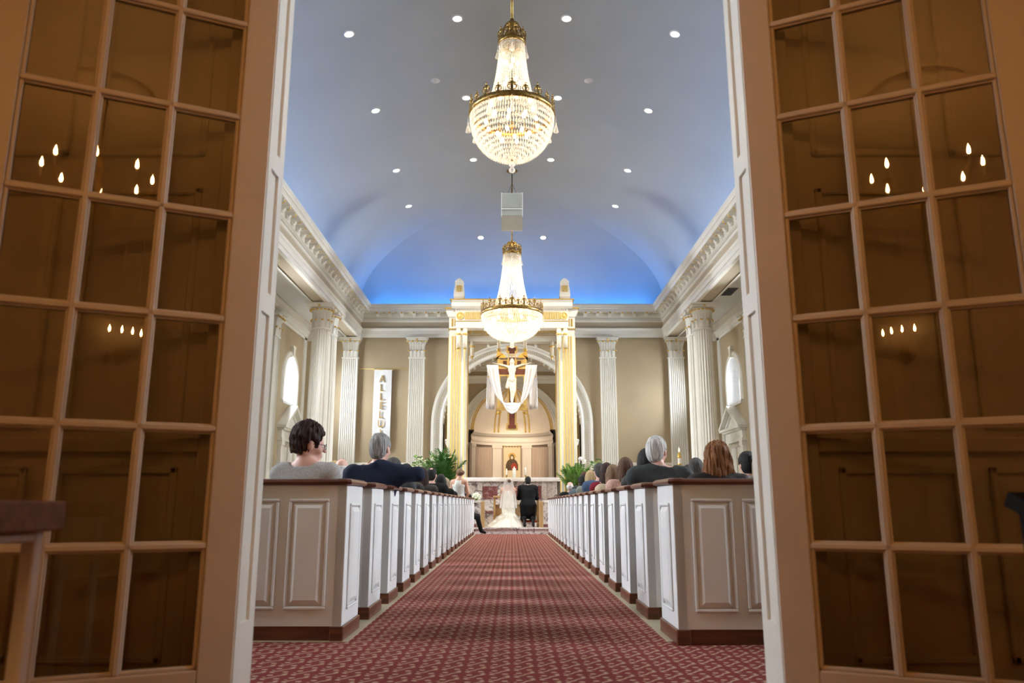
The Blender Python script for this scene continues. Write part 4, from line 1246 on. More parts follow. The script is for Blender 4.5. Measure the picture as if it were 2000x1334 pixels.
def chandelier(label, y, zr, D, zcage, dcage, ztop, zbot, zfin, power, nfl):
    e = thing('crystal_chandelier', label, 'chandelier', (0, y, 0), 'crystal chandeliers over the aisle')
    R = D/2; rc = dcage/2
    zc = vault_z(0, y)
    MB().tube([(0,0,ztop-.02),(0,0,zc)], .018, 8).build('rod', M['brass'], e)
    MB().lathe([(.001,zc-.06),(.10,zc-.05),(.16,zc-.01),(.16,zc)], 20).build('ceiling_rose', M['brass'], e)
    # top: knop, cage of curved bars, gallery ring
    hk = ztop-zcage
    MB().lathe([(.02,ztop),(.035,ztop-.03),(.02,ztop-.05),(.05,ztop-.08),(.085*D,ztop-.10),(.09*D,ztop-.13),(.04*D,ztop-.16),(.03*D,ztop-hk*.5),(.05*D,ztop-hk*.62),(.02*D,ztop-hk*.8)], 16).build('knop', M['brass'], e)
    for k in range(8):
        a = 2*pi*k/8
        pts = []
        for t in (0,.2,.4,.6,.8,1):
            r = .055*D+(rc-.055*D)*sin(t*pi/2); z = ztop-.12-(hk-.12)*(.08*t+.92*t*t)
            pts.append((r*cos(a), r*sin(a), z))
        MB().tube(pts, .009*D/1.2, 6).build('cage_bar', M['brass'], e)
    MB().lathe([(rc-.01,zcage-.03),(rc+.012,zcage-.03),(rc+.02,zcage),(rc+.012,zcage+.03),(rc-.01,zcage+.03)], 32).build('cage_ring', M['brass'], e)
    fl1 = fleuron_mesh(.15*D)
    for k in range(10):
        a = 2*pi*k/10
        link('cage_fleuron', fl1, e, None, None, ((rc+.012)*cos(a), (rc+.012)*sin(a), zcage+.02), (0,0,a+pi/2))
    # main ring with fleurons
    MB().lathe([(R-.02,zr-.035*D),(R+.012,zr-.035*D),(R+.022,zr),(R+.010,zr+.03*D),(R-.02,zr+.03*D)], 56).build('ring_band', M['brass'], e)
    f_a = fleuron_mesh(.155*D); f_b = fleuron_mesh(.115*D)
    for k in range(nfl):
        a = 2*pi*k/nfl+pi/2
        link('fleuron', f_a if k % 2 == 0 else f_b, e, None, None, (R*cos(a), R*sin(a), zr+.025*D), (0,0,a+pi/2))
    # bead strands from the cage down to the ring
    mb = MB(); ns = 46
    for k in range(ns):
        a = 2*pi*k/ns; nb_ = 44
        for j in range(nb_):
            t = j/nb_; r = rc*.97+(R*.62-rc)*(t**1.8); z = zcage-.03-(zcage-zr-.05)*t
            bead(mb, r*cos(a), r*sin(a), z, .0115*D, .0130*D*(zcage-zr)/D)
    mb.build('bead_strands', M['crystal'], e, kind='stuff', recalc=False)
    # tiered basket of prisms
    nt = 13
    for i in range(nt):
        t = i/(nt-1); b = t*pi/2*.97
        r = R*.98*cos(b)**.9; z = zr-.03*D-(zr-zbot-.03*D)*sin(b)
        n = max(8, int(2*pi*r/(.030*D)))
        h = .070*D*(1-.35*t)
        tb = MB()
        for k in range(n):
            a = 2*pi*(k+.5*(i % 2))/n
            bead(tb, r*cos(a), r*sin(a), z-h*.35, .0125*D, h*.62)
        tb.build('prism_tier', M['crystal'], e, kind='stuff', recalc=False)
    MB().lathe([(.001,zbot-.01),(.012,zbot-.03),(.012,zbot-.06)], 10).build('stem', M['brass'], e)
    zf = zbot-.05; hf = zf-zfin
    MB().lathe([(.004,zf),(.035*D,zf-hf*.35),(.03*D,zf-hf*.42),(.012*D,zf-hf*.48),(.035*D,zf-hf*.66),(.034*D,zf-hf*.85),(.001,zfin)], 14).build('crystal_finial', M['crystal'], e)
    tm = tassel_mesh(.20*D)
    for k in range(12):
        a = 2*pi*k/12
        link('crystal_tassel', tm, e, None, None, ((R+.02)*cos(a), (R+.02)*sin(a), zr-.03*D))
    tm2 = tassel_mesh(.17*D)
    for k in range(8):
        a = 2*pi*k/8
        link('crystal_tassel', tm2, e, None, None, ((rc+.02)*cos(a), (rc+.02)*sin(a), zcage-.03))
    # bulbs inside
    bm_ = MB().ball((0,0,0), .022*D, 8, 6, sz=1.4).mesh('bulb', M['bulb'])
    for (rr, zz, n) in ((rc*.45, zcage-.28*(zcage-zr), 4), (rc*.6, zcage-.55*(zcage-zr), 5), (R*.5, zr+.10*D, 8), (R*.62, zr-.12*D, 10), (R*.35, zr-.26*D, 6)):
        for k in range(n):
            a = 2*pi*k/n+.2
            link('bulb', bm_, e, None, None, (rr*cos(a), rr*sin(a), zz))
    col = (1, .70, .36)
    point_light('chandelier_lamp', (0, y, zcage-.35*(zcage-zr)), power*.22, col, .06)
    point_light('chandelier_lamp', (0, y, zr+.06*D), power*.28, col, .10)
    point_light('chandelier_lamp', (0, y, zr-.20*D), power*.5, col, .14)
    return e
chandelier('large tiered crystal chandelier with brass crown hanging nearer the doors', 9.9, 6.15, 1.19, 7.26, .37, 7.66, 5.50, 5.26, 20, 20)
chandelier('wide tiered crystal chandelier with brass crown hanging before the gilt canopy', 20.5, 5.92, 1.69, 7.62, .49, 8.06, 5.20, 4.94, 30, 32)

# recessed downlights in the vault
dl_ring = MB().lathe([(.085,-.004),(.105,-.012),(.115,0),(.115,.01)], 20).mesh('trim_ring', M['ceil'])
dl_lens = MB().lathe([(.001,-.002),(.085,-.004)], 20).mesh('lens', M['downlight'])
DLS = []
for y in (13.4, 16.4, 19.7, 25.0): DLS += [(-1.07, y), (1.07, y)]
for y in (13.5, 16.5, 19.8, 22.4): DLS += [(-3.2, y), (3.2, y)]
for x, y in DLS:
    z = vault_z(x, y); h = .02
    dzx = (vault_z(x+h, y)-vault_z(x-h, y))/(2*h); dzy = (vault_z(x, y+h)-vault_z(x, y-h))/(2*h)
    n = Vector((-dzx, -dzy, 1)).normalized()
    q = n.to_track_quat('Z', 'Y').to_euler()
    row = {13.4:'first',13.5:'first',16.4:'second',16.5:'second',19.7:'third',19.8:'third',22.4:'fourth',25.0:'fifth'}[y]
    e = thing('recessed_downlight', 'round lit downlight in the vault, %s row, %s %s' % (row, 'inner' if abs(x) < 2 else 'outer', 'towards the banner' if x < 0 else 'towards the tall candle'), 'ceiling light', (x, y, z-.012), 'recessed downlights in the vault')
    e.rotation_euler = q
    link('trim_ring', dl_ring, e); link('lens', dl_lens, e)
    spot_light('downlight_beam', (x, y, z-.06), (x*.9, y, 0), 150, (1,.92,.80), 95, .7, .06)
for x, lab in ((-1.72, 'flush round sprinkler plate in the vault towards the banner'), (1.72, 'flush round sprinkler plate in the vault towards the tall candle')):
    y = 15.6
    o = MB().lathe([(.001,-.05),(.03,-.05),(.05,-.02),(.09,-.015),(.11,0)], 20).build('sprinkler_plate', M['ceil'], None)
    o.location = (x, y, vault_z(x, y)); tag(o, lab, 'ceiling fitting', 'ceiling fittings')
# downlights and vent in the aisle ceilings
for s in (-1, 1):
    for y in (9.0, 19.2, 25.4):
        e = thing('recessed_downlight', 'small lit downlight in the flat aisle ceiling, %s side, %s' % ('banner' if s < 0 else 'candle', {9.0:'over the back pews',19.2:'before the columns',25.4:'past the columns'}[y]), 'ceiling light', (s*6.55, y, Z_AISLE-.001), 'downlights in the aisle ceilings')
        link('trim_ring', dl_ring, e); link('lens', dl_lens, e)
        spot_light('downlight_beam', (s*6.55, y, Z_AISLE-.05), (s*6.55, y, 0), 14, (1,.95,.88), 110, .7, .05)
vt = thing('air_vent', 'dark square air vent in the flat aisle ceiling', 'vent', (6.45, 22.2, Z_AISLE-.012))
MB().cbox(-.22,.22,-.42,.42,0,.012,.004).build('vent_frame', M['vent'], vt)
for k in range(7):
    MB().box(-.19,.19,-.36+.11*k,-.33+.11*k,-.012,.0).build('vent_slat', M['vent'], vt)

# blue cove light strips hidden behind the cornice
for nm, lab, bx in (('cove_light_strip','blue light strip in the cove above the far cornice',(-5.0,5.0,YB-.20,YB-.14)),):
    o = MB().cbox(bx[0],bx[1],bx[2],bx[3],7.63,7.66,.005).build(nm, M['covefar'], None); tag(o, lab, 'light strip', 'cove light strips')
for s in (-1, 1):
    o = MB().cbox(s*(XF-.20), s*(XF-.14), 3.2, YB-.5, 7.63, 7.66, .005).build('cove_light_strip', M['coveled'], None)
    tag(o, 'blue light strip in the cove above the %s cornice' % ('banner-side' if s < 0 else 'candle-side'), 'light strip', 'cove light strips')

# hanging loudspeaker
sp = thing('hanging_loudspeaker', 'grey and beige loudspeaker box hung below the vault', 'loudspeaker', (0, 15.0, 0))
z0, z1 = 6.35, 7.13
MB().cbox(-.22,.22,.0,.42,z0+.28,z1,.008).build('upper_cabinet', M['grey'], sp)
MB().prism([(.0,z0+.28),(.42,z0+.28),(.42,z0+.10),(.12,z0)], 'x', -.22, .22).build('lower_cabinet', M['beigebox'], sp)
MB().cbox(-.205,.205,-.012,.002,z0+.45,z1-.02,.003).build('front_panel', M['grey'], sp)
MB().cbox(-.225,.225,-.014,.01,z0+.415,z0+.435,.003).build('divider_strip', M['whitemetal'], sp)
for s in (-1, 1):
    MB().cbox(s*.208,s*.225,-.014,.02,z0+.26,z1+.005,.003).build('side_strip', M['whitemetal'], sp)
    MB().tube([(s*.12,.2,z1),(0,.2,z1+.30)], .004, 5).build('hanging_wire', M['vent'], sp)
MB().tube([(0,.2,z1+.28),(0,.2,vault_z(0,15.2))], .006, 6).build('hanging_wire', M['vent'], sp)

# warm lamp behind the apse arch; fill spots added on the baldachin beam
e = thing('ceiling_spotlight', 'small warm spotlight fixed behind the crown of the apse arch', 'spotlight', (0, AP_Y+.16, 5.10))
MB().lathe([(.001,.12),(.05,.12),(.05,.0),(.04,-.01),(.001,.02)], 12).build('housing', M['windowf'], e)
spot_light('apse_light', (0, AP_Y+.17, 5.04), (0, 30.9, 2.6), 45, (1,.80,.58), 150, .9, .10)
for s in (-1, 1):  # unseen pair added to brighten the lower apse
    e = thing('added_beam_fill', 'added fill light on the rear canopy beam brightening the apse, %s' % ('banner end' if s < 0 else 'candle end'), 'spotlight', (s*.8, BR_+.42, 6.0), 'added canopy fill lights')
    MB().tube([(0,-.24,0),(0,-.02,0)], .02, 8).build('arm', M['cream'], e)
    MB().tube([(0,-.05,.02),(0,.08,-.05)], .045, 12).build('housing', M['cream'], e)
    spot_light('apse_light', (s*.8, BR_+.54, 5.93), (s*.1, 31.1, 2.35), 420, (1,.80,.58), 30, .7, .05)
for s in (-1, 1):
    spot_light('baldachin_lamp', (s*1.15, BR_-.4, 5.30), (s*.2, 23.4, 4.4), 60, (1,.82,.50), 120, .8, .05)
    spot_light('sanctuary_spot', (s*3.2, 19.8, vault_z(3.2,19.8)-.08), (s*.5, 24, 2.5), 520, (1,.86,.66), 40, .6, .06)

# ---- foyer chandelier and sconces (seen mirrored in the door glass)
fc = thing('brass_chandelier', 'brass candle-arm chandelier hanging in the foyer', 'chandelier', (0, -1.74, 0))
zb = 3.42
MB().lathe([(.001,zb-.28),(.03,zb-.26),(.05,zb-.20),(.02,zb-.15),(.06,zb-.08),(.07,zb-.03),(.03,zb+.03),(.045,zb+.10),(.02,zb+.16),(.05,zb+.24),(.02,zb+.32),(.012,zb+.40)], 16).build('baluster', M['gold'], fc)
MB().tube([(0,0,zb+.38),(0,0,FOY_Z-.06)], .008, 6).build('rod', M['brass'], fc)
MB().lathe([(.012,FOY_Z-.08),(.06,FOY_Z-.06),(.09,FOY_Z-.01),(.09,FOY_Z)], 16).build('canopy', M['gold'], fc)
for k in range(8):
    a = 2*pi*(k+.5)/8; c_, s_ = cos(a), sin(a)
    pts = [(r*c_, r*s_, z) for r, z in ((.05,zb-.05),(.15,zb-.14),(.28,zb-.12),(.38,zb-.02),(.43,zb+.06))]
    arm = MB().tube(pts, .010, 6).build('arm', M['gold'], fc)
    x, y = .43*c_, .43*s_
    MB().lathe([(.001,zb+.05),(.045,zb+.07),(.05,zb+.085),(.001,zb+.08)], 12, (x,y,0)).build('drip_pan', M['gold'], arm)
    MB().tube([(x,y,zb+.08),(x,y,zb+.19)], .012, 8).build('candle_sleeve', M['wax'], arm)
    MB().lathe([(.006,zb+.19),(.017,zb+.215),(.014,zb+.245),(.001,zb+.285)], 10, (x,y,0)).build('bulb', M['candlebulb'], arm)
md = MB().lathe([(.10,-.01),(.2,-.03),(.28,-.02),(.36,-.035),(.40,0)], 32).build('ceiling_medallion', M['foyer'], None); md.location = (0,-1.74,FOY_Z); tag(md, 'round plaster medallion on the foyer ceiling above the brass chandelier', 'medallion')
for s in (-1, 1):
    e = thing('wall_sconce', 'brass candle sconce on the foyer wall, %s of the entrance' % ('banner side' if s < 0 else 'candle side'), 'sconce', (s*1.28, FOY_Y, 0), 'foyer sconces')
    MB().lathe([(.001,.0),(.05,.0),(.06,.015),(.03,.03),(.001,.035)], 14).xf(Matrix.Translation((0,0,2.5)) @ Matrix.Rotation(-pi/2,4,'X') @ Matrix.Diagonal((1,2.0,1,1))).build('back_plate', M['brass'], e)
    for k in range(4):
        x = -.18+.12*k; yy = .16-.05*abs(k-1.5)+.05
        ar = MB().tube([(0,.03,2.47),(x*.6,.10,2.42),(x,yy,2.50)], .008, 6).build('arm', M['brass'], e)
        MB().tube([(x,yy,2.50),(x,yy,2.74)], .011, 8).build('candle_sleeve', M['wax'], ar)
        MB().lathe([(.006,2.74),(.016,2.765),(.013,2.79),(.001,2.83)], 8, (x,yy,0)).build('bulb', M['sconcebulb'], ar)

# ---- side table and dark stand in the foyer
tb = thing('side_table', 'small table with brown wooden top and white metal frame beside the open door', 'table', (-1.25, 1.40, 0))
MB().cbox(-.42,.345,-.24,.20,.742,.800,.004).build('table_top', M['brownwood'], tb)
for x in (-.36, .30):
    for y in (-.20, .17):
        MB().cbox(x-.014,x+.014,y-.014,y+.014,0,.742,.003).build('leg', M['whitemetal'], tb)
    MB().cbox(x-.0125,x+.0125,-.20,.17,.722,.738,.003).build('side_rail', M['whitemetal'], tb)
for y in (-.20, .17):
    MB().cbox(-.36,.30,y-.0125,y+.0125,.722,.738,.003).build('long_rail', M['whitemetal'], tb)
st = thing('folding_stand', 'black padded stand with slanted desk beside the open glazed door', 'stand', (1.20, 1.62, 0))
MB().prism([(-.12,.70),(-.12,.74),(.10,.82),(.12,.79)], 'x', -.11, .25).build('desk', M['black'], st)
MB().cbox(-.105,.25,-.10,.10,.40,.80,.02).build('pad', M['black'], st)
MB().tube([(.07,0,.0),(.07,0,.72)], .018, 8).build('pole', M['black'], st)
for a in range(3):
    MB().tube([(.07,0,.25),(.07+.2*cos(a*2.1),.2*sin(a*2.1),.012)], .012, 6).build('leg', M['black'], st)
# ================================================================== people: signed distance figures meshed by surface nets
def snet(f, xs, ys, zs):
    nx, ny, nz = f.shape
    ins = f < 0
    c = np.zeros((nx-1, ny-1, nz-1), np.int8)
    for a in (0,1):
        for b in (0,1):
            for d in (0,1):
                c += ins[a:nx-1+a, b:ny-1+b, d:nz-1+d]
    act = (c > 0) & (c < 8)
    I, J, K = np.nonzero(act)
    idx = -np.ones(act.shape, np.int32); idx[I, J, K] = np.arange(len(I))
    P = np.zeros((len(I), 3)); n = np.zeros(len(I))
    cor = [(a,b,d) for a in (0,1) for b in (0,1) for d in (0,1)]
    for (a, b) in ((u, v) for u in range(8) for v in range(u+1, 8)):
        A, B = cor[a], cor[b]
        if sum(abs(p-q) for p, q in zip(A, B)) != 1: continue
        fa = f[I+A[0], J+A[1], K+A[2]]; fb = f[I+B[0], J+B[1], K+B[2]]
        m = (fa < 0) != (fb < 0)
        if not m.any(): continue
        t = fa[m]/(fa[m]-fb[m])
        for ax, (arr, ix) in enumerate(((xs, I), (ys, J), (zs, K))):
            p0 = arr[ix[m]+A[ax]]; p1 = arr[ix[m]+B[ax]]
            P[m, ax] += p0+(p1-p0)*t
        n[m] += 1
    P /= n[:, None]
    F = []
    m = ins[:-1, 1:-1, 1:-1] != ins[1:, 1:-1, 1:-1]
    i, j, k = np.nonzero(m); j += 1; k += 1
    q = np.stack([idx[i,j-1,k-1], idx[i,j,k-1], idx[i,j,k], idx[i,j-1,k]], 1)
    fl = ~ins[i, j, k]; q[fl] = q[fl][:, ::-1]; F.append(q)
    m = ins[1:-1, :-1, 1:-1] != ins[1:-1, 1:, 1:-1]
    i, j, k = np.nonzero(m); i += 1; k += 1
    q = np.stack([idx[i-1,j,k-1], idx[i-1,j,k], idx[i,j,k], idx[i,j,k-1]], 1)
    fl = ~ins[i, j, k]; q[fl] = q[fl][:, ::-1]; F.append(q)
    m = ins[1:-1, 1:-1, :-1] != ins[1:-1, 1:-1, 1:]
    i, j, k = np.nonzero(m); i += 1; j += 1
    q = np.stack([idx[i-1,j-1,k], idx[i,j-1,k], idx[i,j,k], idx[i-1,j,k]], 1)
    fl = ~ins[i, j, k]; q[fl] = q[fl][:, ::-1]; F.append(q)
    return P, np.concatenate(F)
def np_mesh(name, P, F, mat):
    me = bpy.data.meshes.new(name)
    me.vertices.add(len(P)); me.vertices.foreach_set('co', P.astype(np.float32).ravel())
    me.loops.add(F.size); me.loops.foreach_set('vertex_index', F.astype(np.int32).ravel())
    me.polygons.add(len(F)); me.polygons.foreach_set('loop_start', np.arange(0, F.size, 4, dtype=np.int32))
    try: me.polygons.foreach_set('loop_total', np.full(len(F), 4, np.int32))
    except Exception: pass
    me.polygons.foreach_set('use_smooth', np.ones(len(F), bool))
    me.materials.append(mat); me.update(calc_edges=True); me.validate()
    return me
def axis(lo, hi, flo, fhi, fine, coarse):
    """non-uniform samples: fine spacing between flo and fhi"""
    out = [lo]
    while out[-1] < hi:
        x = out[-1]; out.append(x+(fine if flo <= x <= fhi else coarse))
    return np.array(out)
class Grid:
    def __init__(s, xs, ys, zs):
        s.xs, s.ys, s.zs = xs, ys, zs
        s.X = xs[:, None, None]; s.Y = ys[None, :, None]; s.Z = zs[None, None, :]
        s.shape = (len(xs), len(ys), len(zs))
    def full(s, v=9.0): return np.full(s.shape, v)
def ell(X, Y, Z, c, r):
    px, py, pz = (X-c[0]), (Y-c[1]), (Z-c[2])
    k0 = np.sqrt((px/r[0])**2+(py/r[1])**2+(pz/r[2])**2)+1e-9
    k1 = np.sqrt((px/r[0]**2)**2+(py/r[1]**2)**2+(pz/r[2]**2)**2)+1e-9
    return k0*(k0-1)/k1
def cone(X, Y, Z, a, b, ra, rb):
    a = np.asarray(a, float); b = np.asarray(b, float); d = b-a; L = float(d@d)+1e-12
    px, py, pz = X-a[0], Y-a[1], Z-a[2]
    h = np.clip((px*d[0]+py*d[1]+pz*d[2])/L, 0, 1)
    return np.sqrt((px-h*d[0])**2+(py-h*d[1])**2+(pz-h*d[2])**2)-(ra+(rb-ra)*h)
def smin(a, b, k):
    h = np.clip(.5+.5*(b-a)/k, 0, 1)
    return b+(a-b)*h-k*h*(1-h)

HAIRM = {}
def hairmat(col):
    if col not in HAIRM:
        c = {'darkbrown': ((.045,.018,.012),(.014,.006,.004)), 'brown': ((.115,.055,.030),(.045,.020,.011)), 'auburn': ((.30,.125,.045),(.12,.045,.016)),
             'black': ((.012,.010,.010),(.004,.004,.004)), 'grey': ((.42,.41,.41),(.15,.15,.15)), 'white': ((.80,.79,.78),(.36,.35,.35)), 'blonde': ((.56,.41,.22),(.33,.22,.11)),
             'ltbrown': ((.23,.135,.075),(.10,.055,.03)), 'ash': ((.42,.33,.22),(.20,.14,.09)), 'darkgrey': ((.085,.08,.078),(.03,.028,.028))}[col]
        HAIRM[col] = pm('hair_'+col, c[0], c[1], 70, .62, spec=.25, stretch=(1,1,.10), bump=.8, bscale=120, lo=.3, hi=.7, detail=4)
    return HAIRM[col]
SKINM = {}
def skinmat(k):
    if k not in SKINM:
        c = {'fair': (.62,.36,.26), 'pink': (.66,.38,.31), 'tan': (.46,.25,.16), 'brown': (.16,.075,.045)}[k]
        m = pm('skin_'+k, c, tuple(x*.9 for x in c), 9, .5)
        m.node_tree.nodes['Principled BSDF'].inputs['Subsurface Weight'].default_value = .08
        SKINM[k] = m
    return SKINM[k]
CLM = {}
def clothmat(key, col, rough=.8, scale=40, bump=.12, bscale=300):
    if key not in CLM: CLM[key] = pm('cloth_'+key, col, tuple(x*.8 for x in col), scale, rough, bump=bump, bscale=bscale, spec=.2)
    return CLM[key]
EYE_W = pm('eye_white', (.8,.78,.75), None, 5, .2); EYE_D = pm('eye_iris', (.03,.02,.015), None, 5, .15)

def rot_zx(yaw, pitch):
    cy, sy, cp, sp = cos(yaw), sin(yaw), cos(pitch), sin(pitch)
    Rz = np.array([[cy,-sy,0],[sy,cy,0],[0,0,1]]); Rx = np.array([[1,0,0],[0,cp,-sp],[0,sp,cp]])
    return Rz@Rx
def head_sdf(h):
    """h: function giving local coordinates -> distance for head in head frame (origin at head centre)"""
    X, Y, Z = h
    d = ell(X, Y, Z, (0,-.008,.028), (.073,.092,.090))
    d = smin(d, ell(X, Y, Z, (0,.030,-.035), (.056,.058,.075)), .035)
    d = smin(d, ell(X, Y, Z, (0,.052,-.092), (.026,.024,.022)), .03)
    d = smin(d, ell(X, Y, Z, (0,.074,.018), (.045,.016,.012)), .016)           # brow
    for s in (-1, 1):
        d = np.maximum(d, -ell(X, Y, Z, (s*.031,.098,-.004), (.017,.016,.011)))
        d = smin(d, ell(X, Y, Z, (s*.040,.060,-.035), (.020,.022,.018)), .02)   # cheek
        d = smin(d, ell(X, Y, Z, (s*.076,-.004,-.012), (.011,.021,.032)), .006)   # ear
    d = smin(d, cone(X, Y, Z, (0,.084,.006), (0,.108,-.030), .008, .0125), .010)
    d = smin(d, ell(X, Y, Z, (0,.086,-.060), (.024,.010,.007)), .006)
    d = smin(d, ell(X, Y, Z, (0,.084,-.071), (.020,.010,.007)), .005)
    return d
def hair_sdf(style, X, Y, Z, rng):
    cap = ell(X, Y, Z, (0,-.014,.034), (.086,.106,.106))
    face = ell(X, Y, Z, (0,.105,-.025), (.088,.078,.108))
    ph = np.arctan2(X, -Y)
    st = np.sin(ph*31+np.sin(Z*22)*1.2)*.0022+np.sin(ph*17+Z*30)*.0016
    if style == 'short':
        d = smin(cap, ell(X, Y, Z, (0,-.055,-.03), (.070,.058,.075)), .03)
        d = np.maximum(d, -(Z+.095+.10*np.clip(Y+.06, 0, .2)*4)); st = st*1.4
    elif style == 'full':
        d = smin(ell(X, Y, Z, (0,-.018,.045), (.093,.114,.118)), ell(X, Y, Z, (0,-.058,-.035), (.066,.056,.085)), .025)
        d = np.maximum(d, -(Z+.062+.35*np.clip(Y+.08, 0, .2)))
        for s in (-1, 1): d = np.maximum(d, -ell(X, Y, Z, (s*.088,-.035,-.075), (.034,.060,.046)))
        st = st*1.6+.007*np.sin(X*95)*np.sin(Y*80+1)*np.sin(Z*85)
    elif style == 'ring':
        d = smin(ell(X, Y, Z, (0,-.02,.01), (.083,.098,.085)), ell(X, Y, Z, (0,-.055,-.03), (.070,.055,.07)), .03)
        d = np.maximum(d, ell(X, Y, Z, (0,-.02,-.03), (.12,.14,.075))); d = np.maximum(d, -(Z+.09+.4*np.clip(Y+.04,0,.2)))
    elif style == 'thin':
        d = smin(ell(X, Y, Z, (0,-.014,.030), (.080,.100,.097)), ell(X, Y, Z, (0,-.055,-.03), (.070,.056,.07)), .03)
        d = np.maximum(d, -(Z+.09+.4*np.clip(Y+.06,0,.2)))
        d = np.maximum(d, -ell(X, Y, Z, (.005,-.07,.125), (.042,.05,.035)))
    elif style == 'long':
        d = smin(cap, ell(X, Y, Z, (0,-.062,-.14), (.098,.052,.235)), .05)
        for s in (-1, 1): d = smin(d, cone(X, Y, Z, (s*.076,-.01,.0), (s*.092,-.02,-.26), .028, .024), .03)
    elif style == 'bob':
        d = smin(cap, ell(X, Y, Z, (0,-.035,-.045), (.104,.086,.125)), .04)
        d = np.maximum(d, -(Z+.155))
    elif style == 'shoulder':
        d = smin(ell(X, Y, Z, (0,-.016,.038), (.092,.110,.106)), ell(X, Y, Z, (0,-.045,-.10), (.112,.075,.155)), .05)
        for s in (-1, 1): d = smin(d, ell(X, Y, Z, (s*.085,-.02,-.13), (.036,.055,.11)), .03)
        st = st*2+.004*np.sin(Z*60+ph*5)
        d = np.maximum(d, -(Z+.235+.012*np.sin(ph*9)))
    elif style == 'curly':
        d = smin(ell(X, Y, Z, (0,-.016,.040), (.094,.112,.112)), ell(X, Y, Z, (0,-.05,-.03), (.083,.066,.085)), .03)
        d = np.maximum(d, -(Z+.095+.4*np.clip(Y+.04,0,.2)))
        st = .008*np.sin(X*150+2*np.sin(Z*60))*np.sin(Y*140)*np.sin(Z*150+1.2*np.sin(X*70))
    elif style == 'updo':
        d = smin(cap, ell(X, Y, Z, (.02,-.115,.02), (.058,.05,.055)), .02)
        d = np.maximum(d, -(Z+.075+.25*np.clip(Y+.03,0,.2)))
        st = st*1.5+.004*np.sin(X*120)*np.sin(Z*110)
    d = np.maximum(d, -face)
    if style in ('short','full','ring','thin','curly'):
        for s in (-1, 1): d = np.maximum(d, -ell(X, Y, Z, (s*.088,.002,-.022), (.030,.030,.044)))
    return d+st
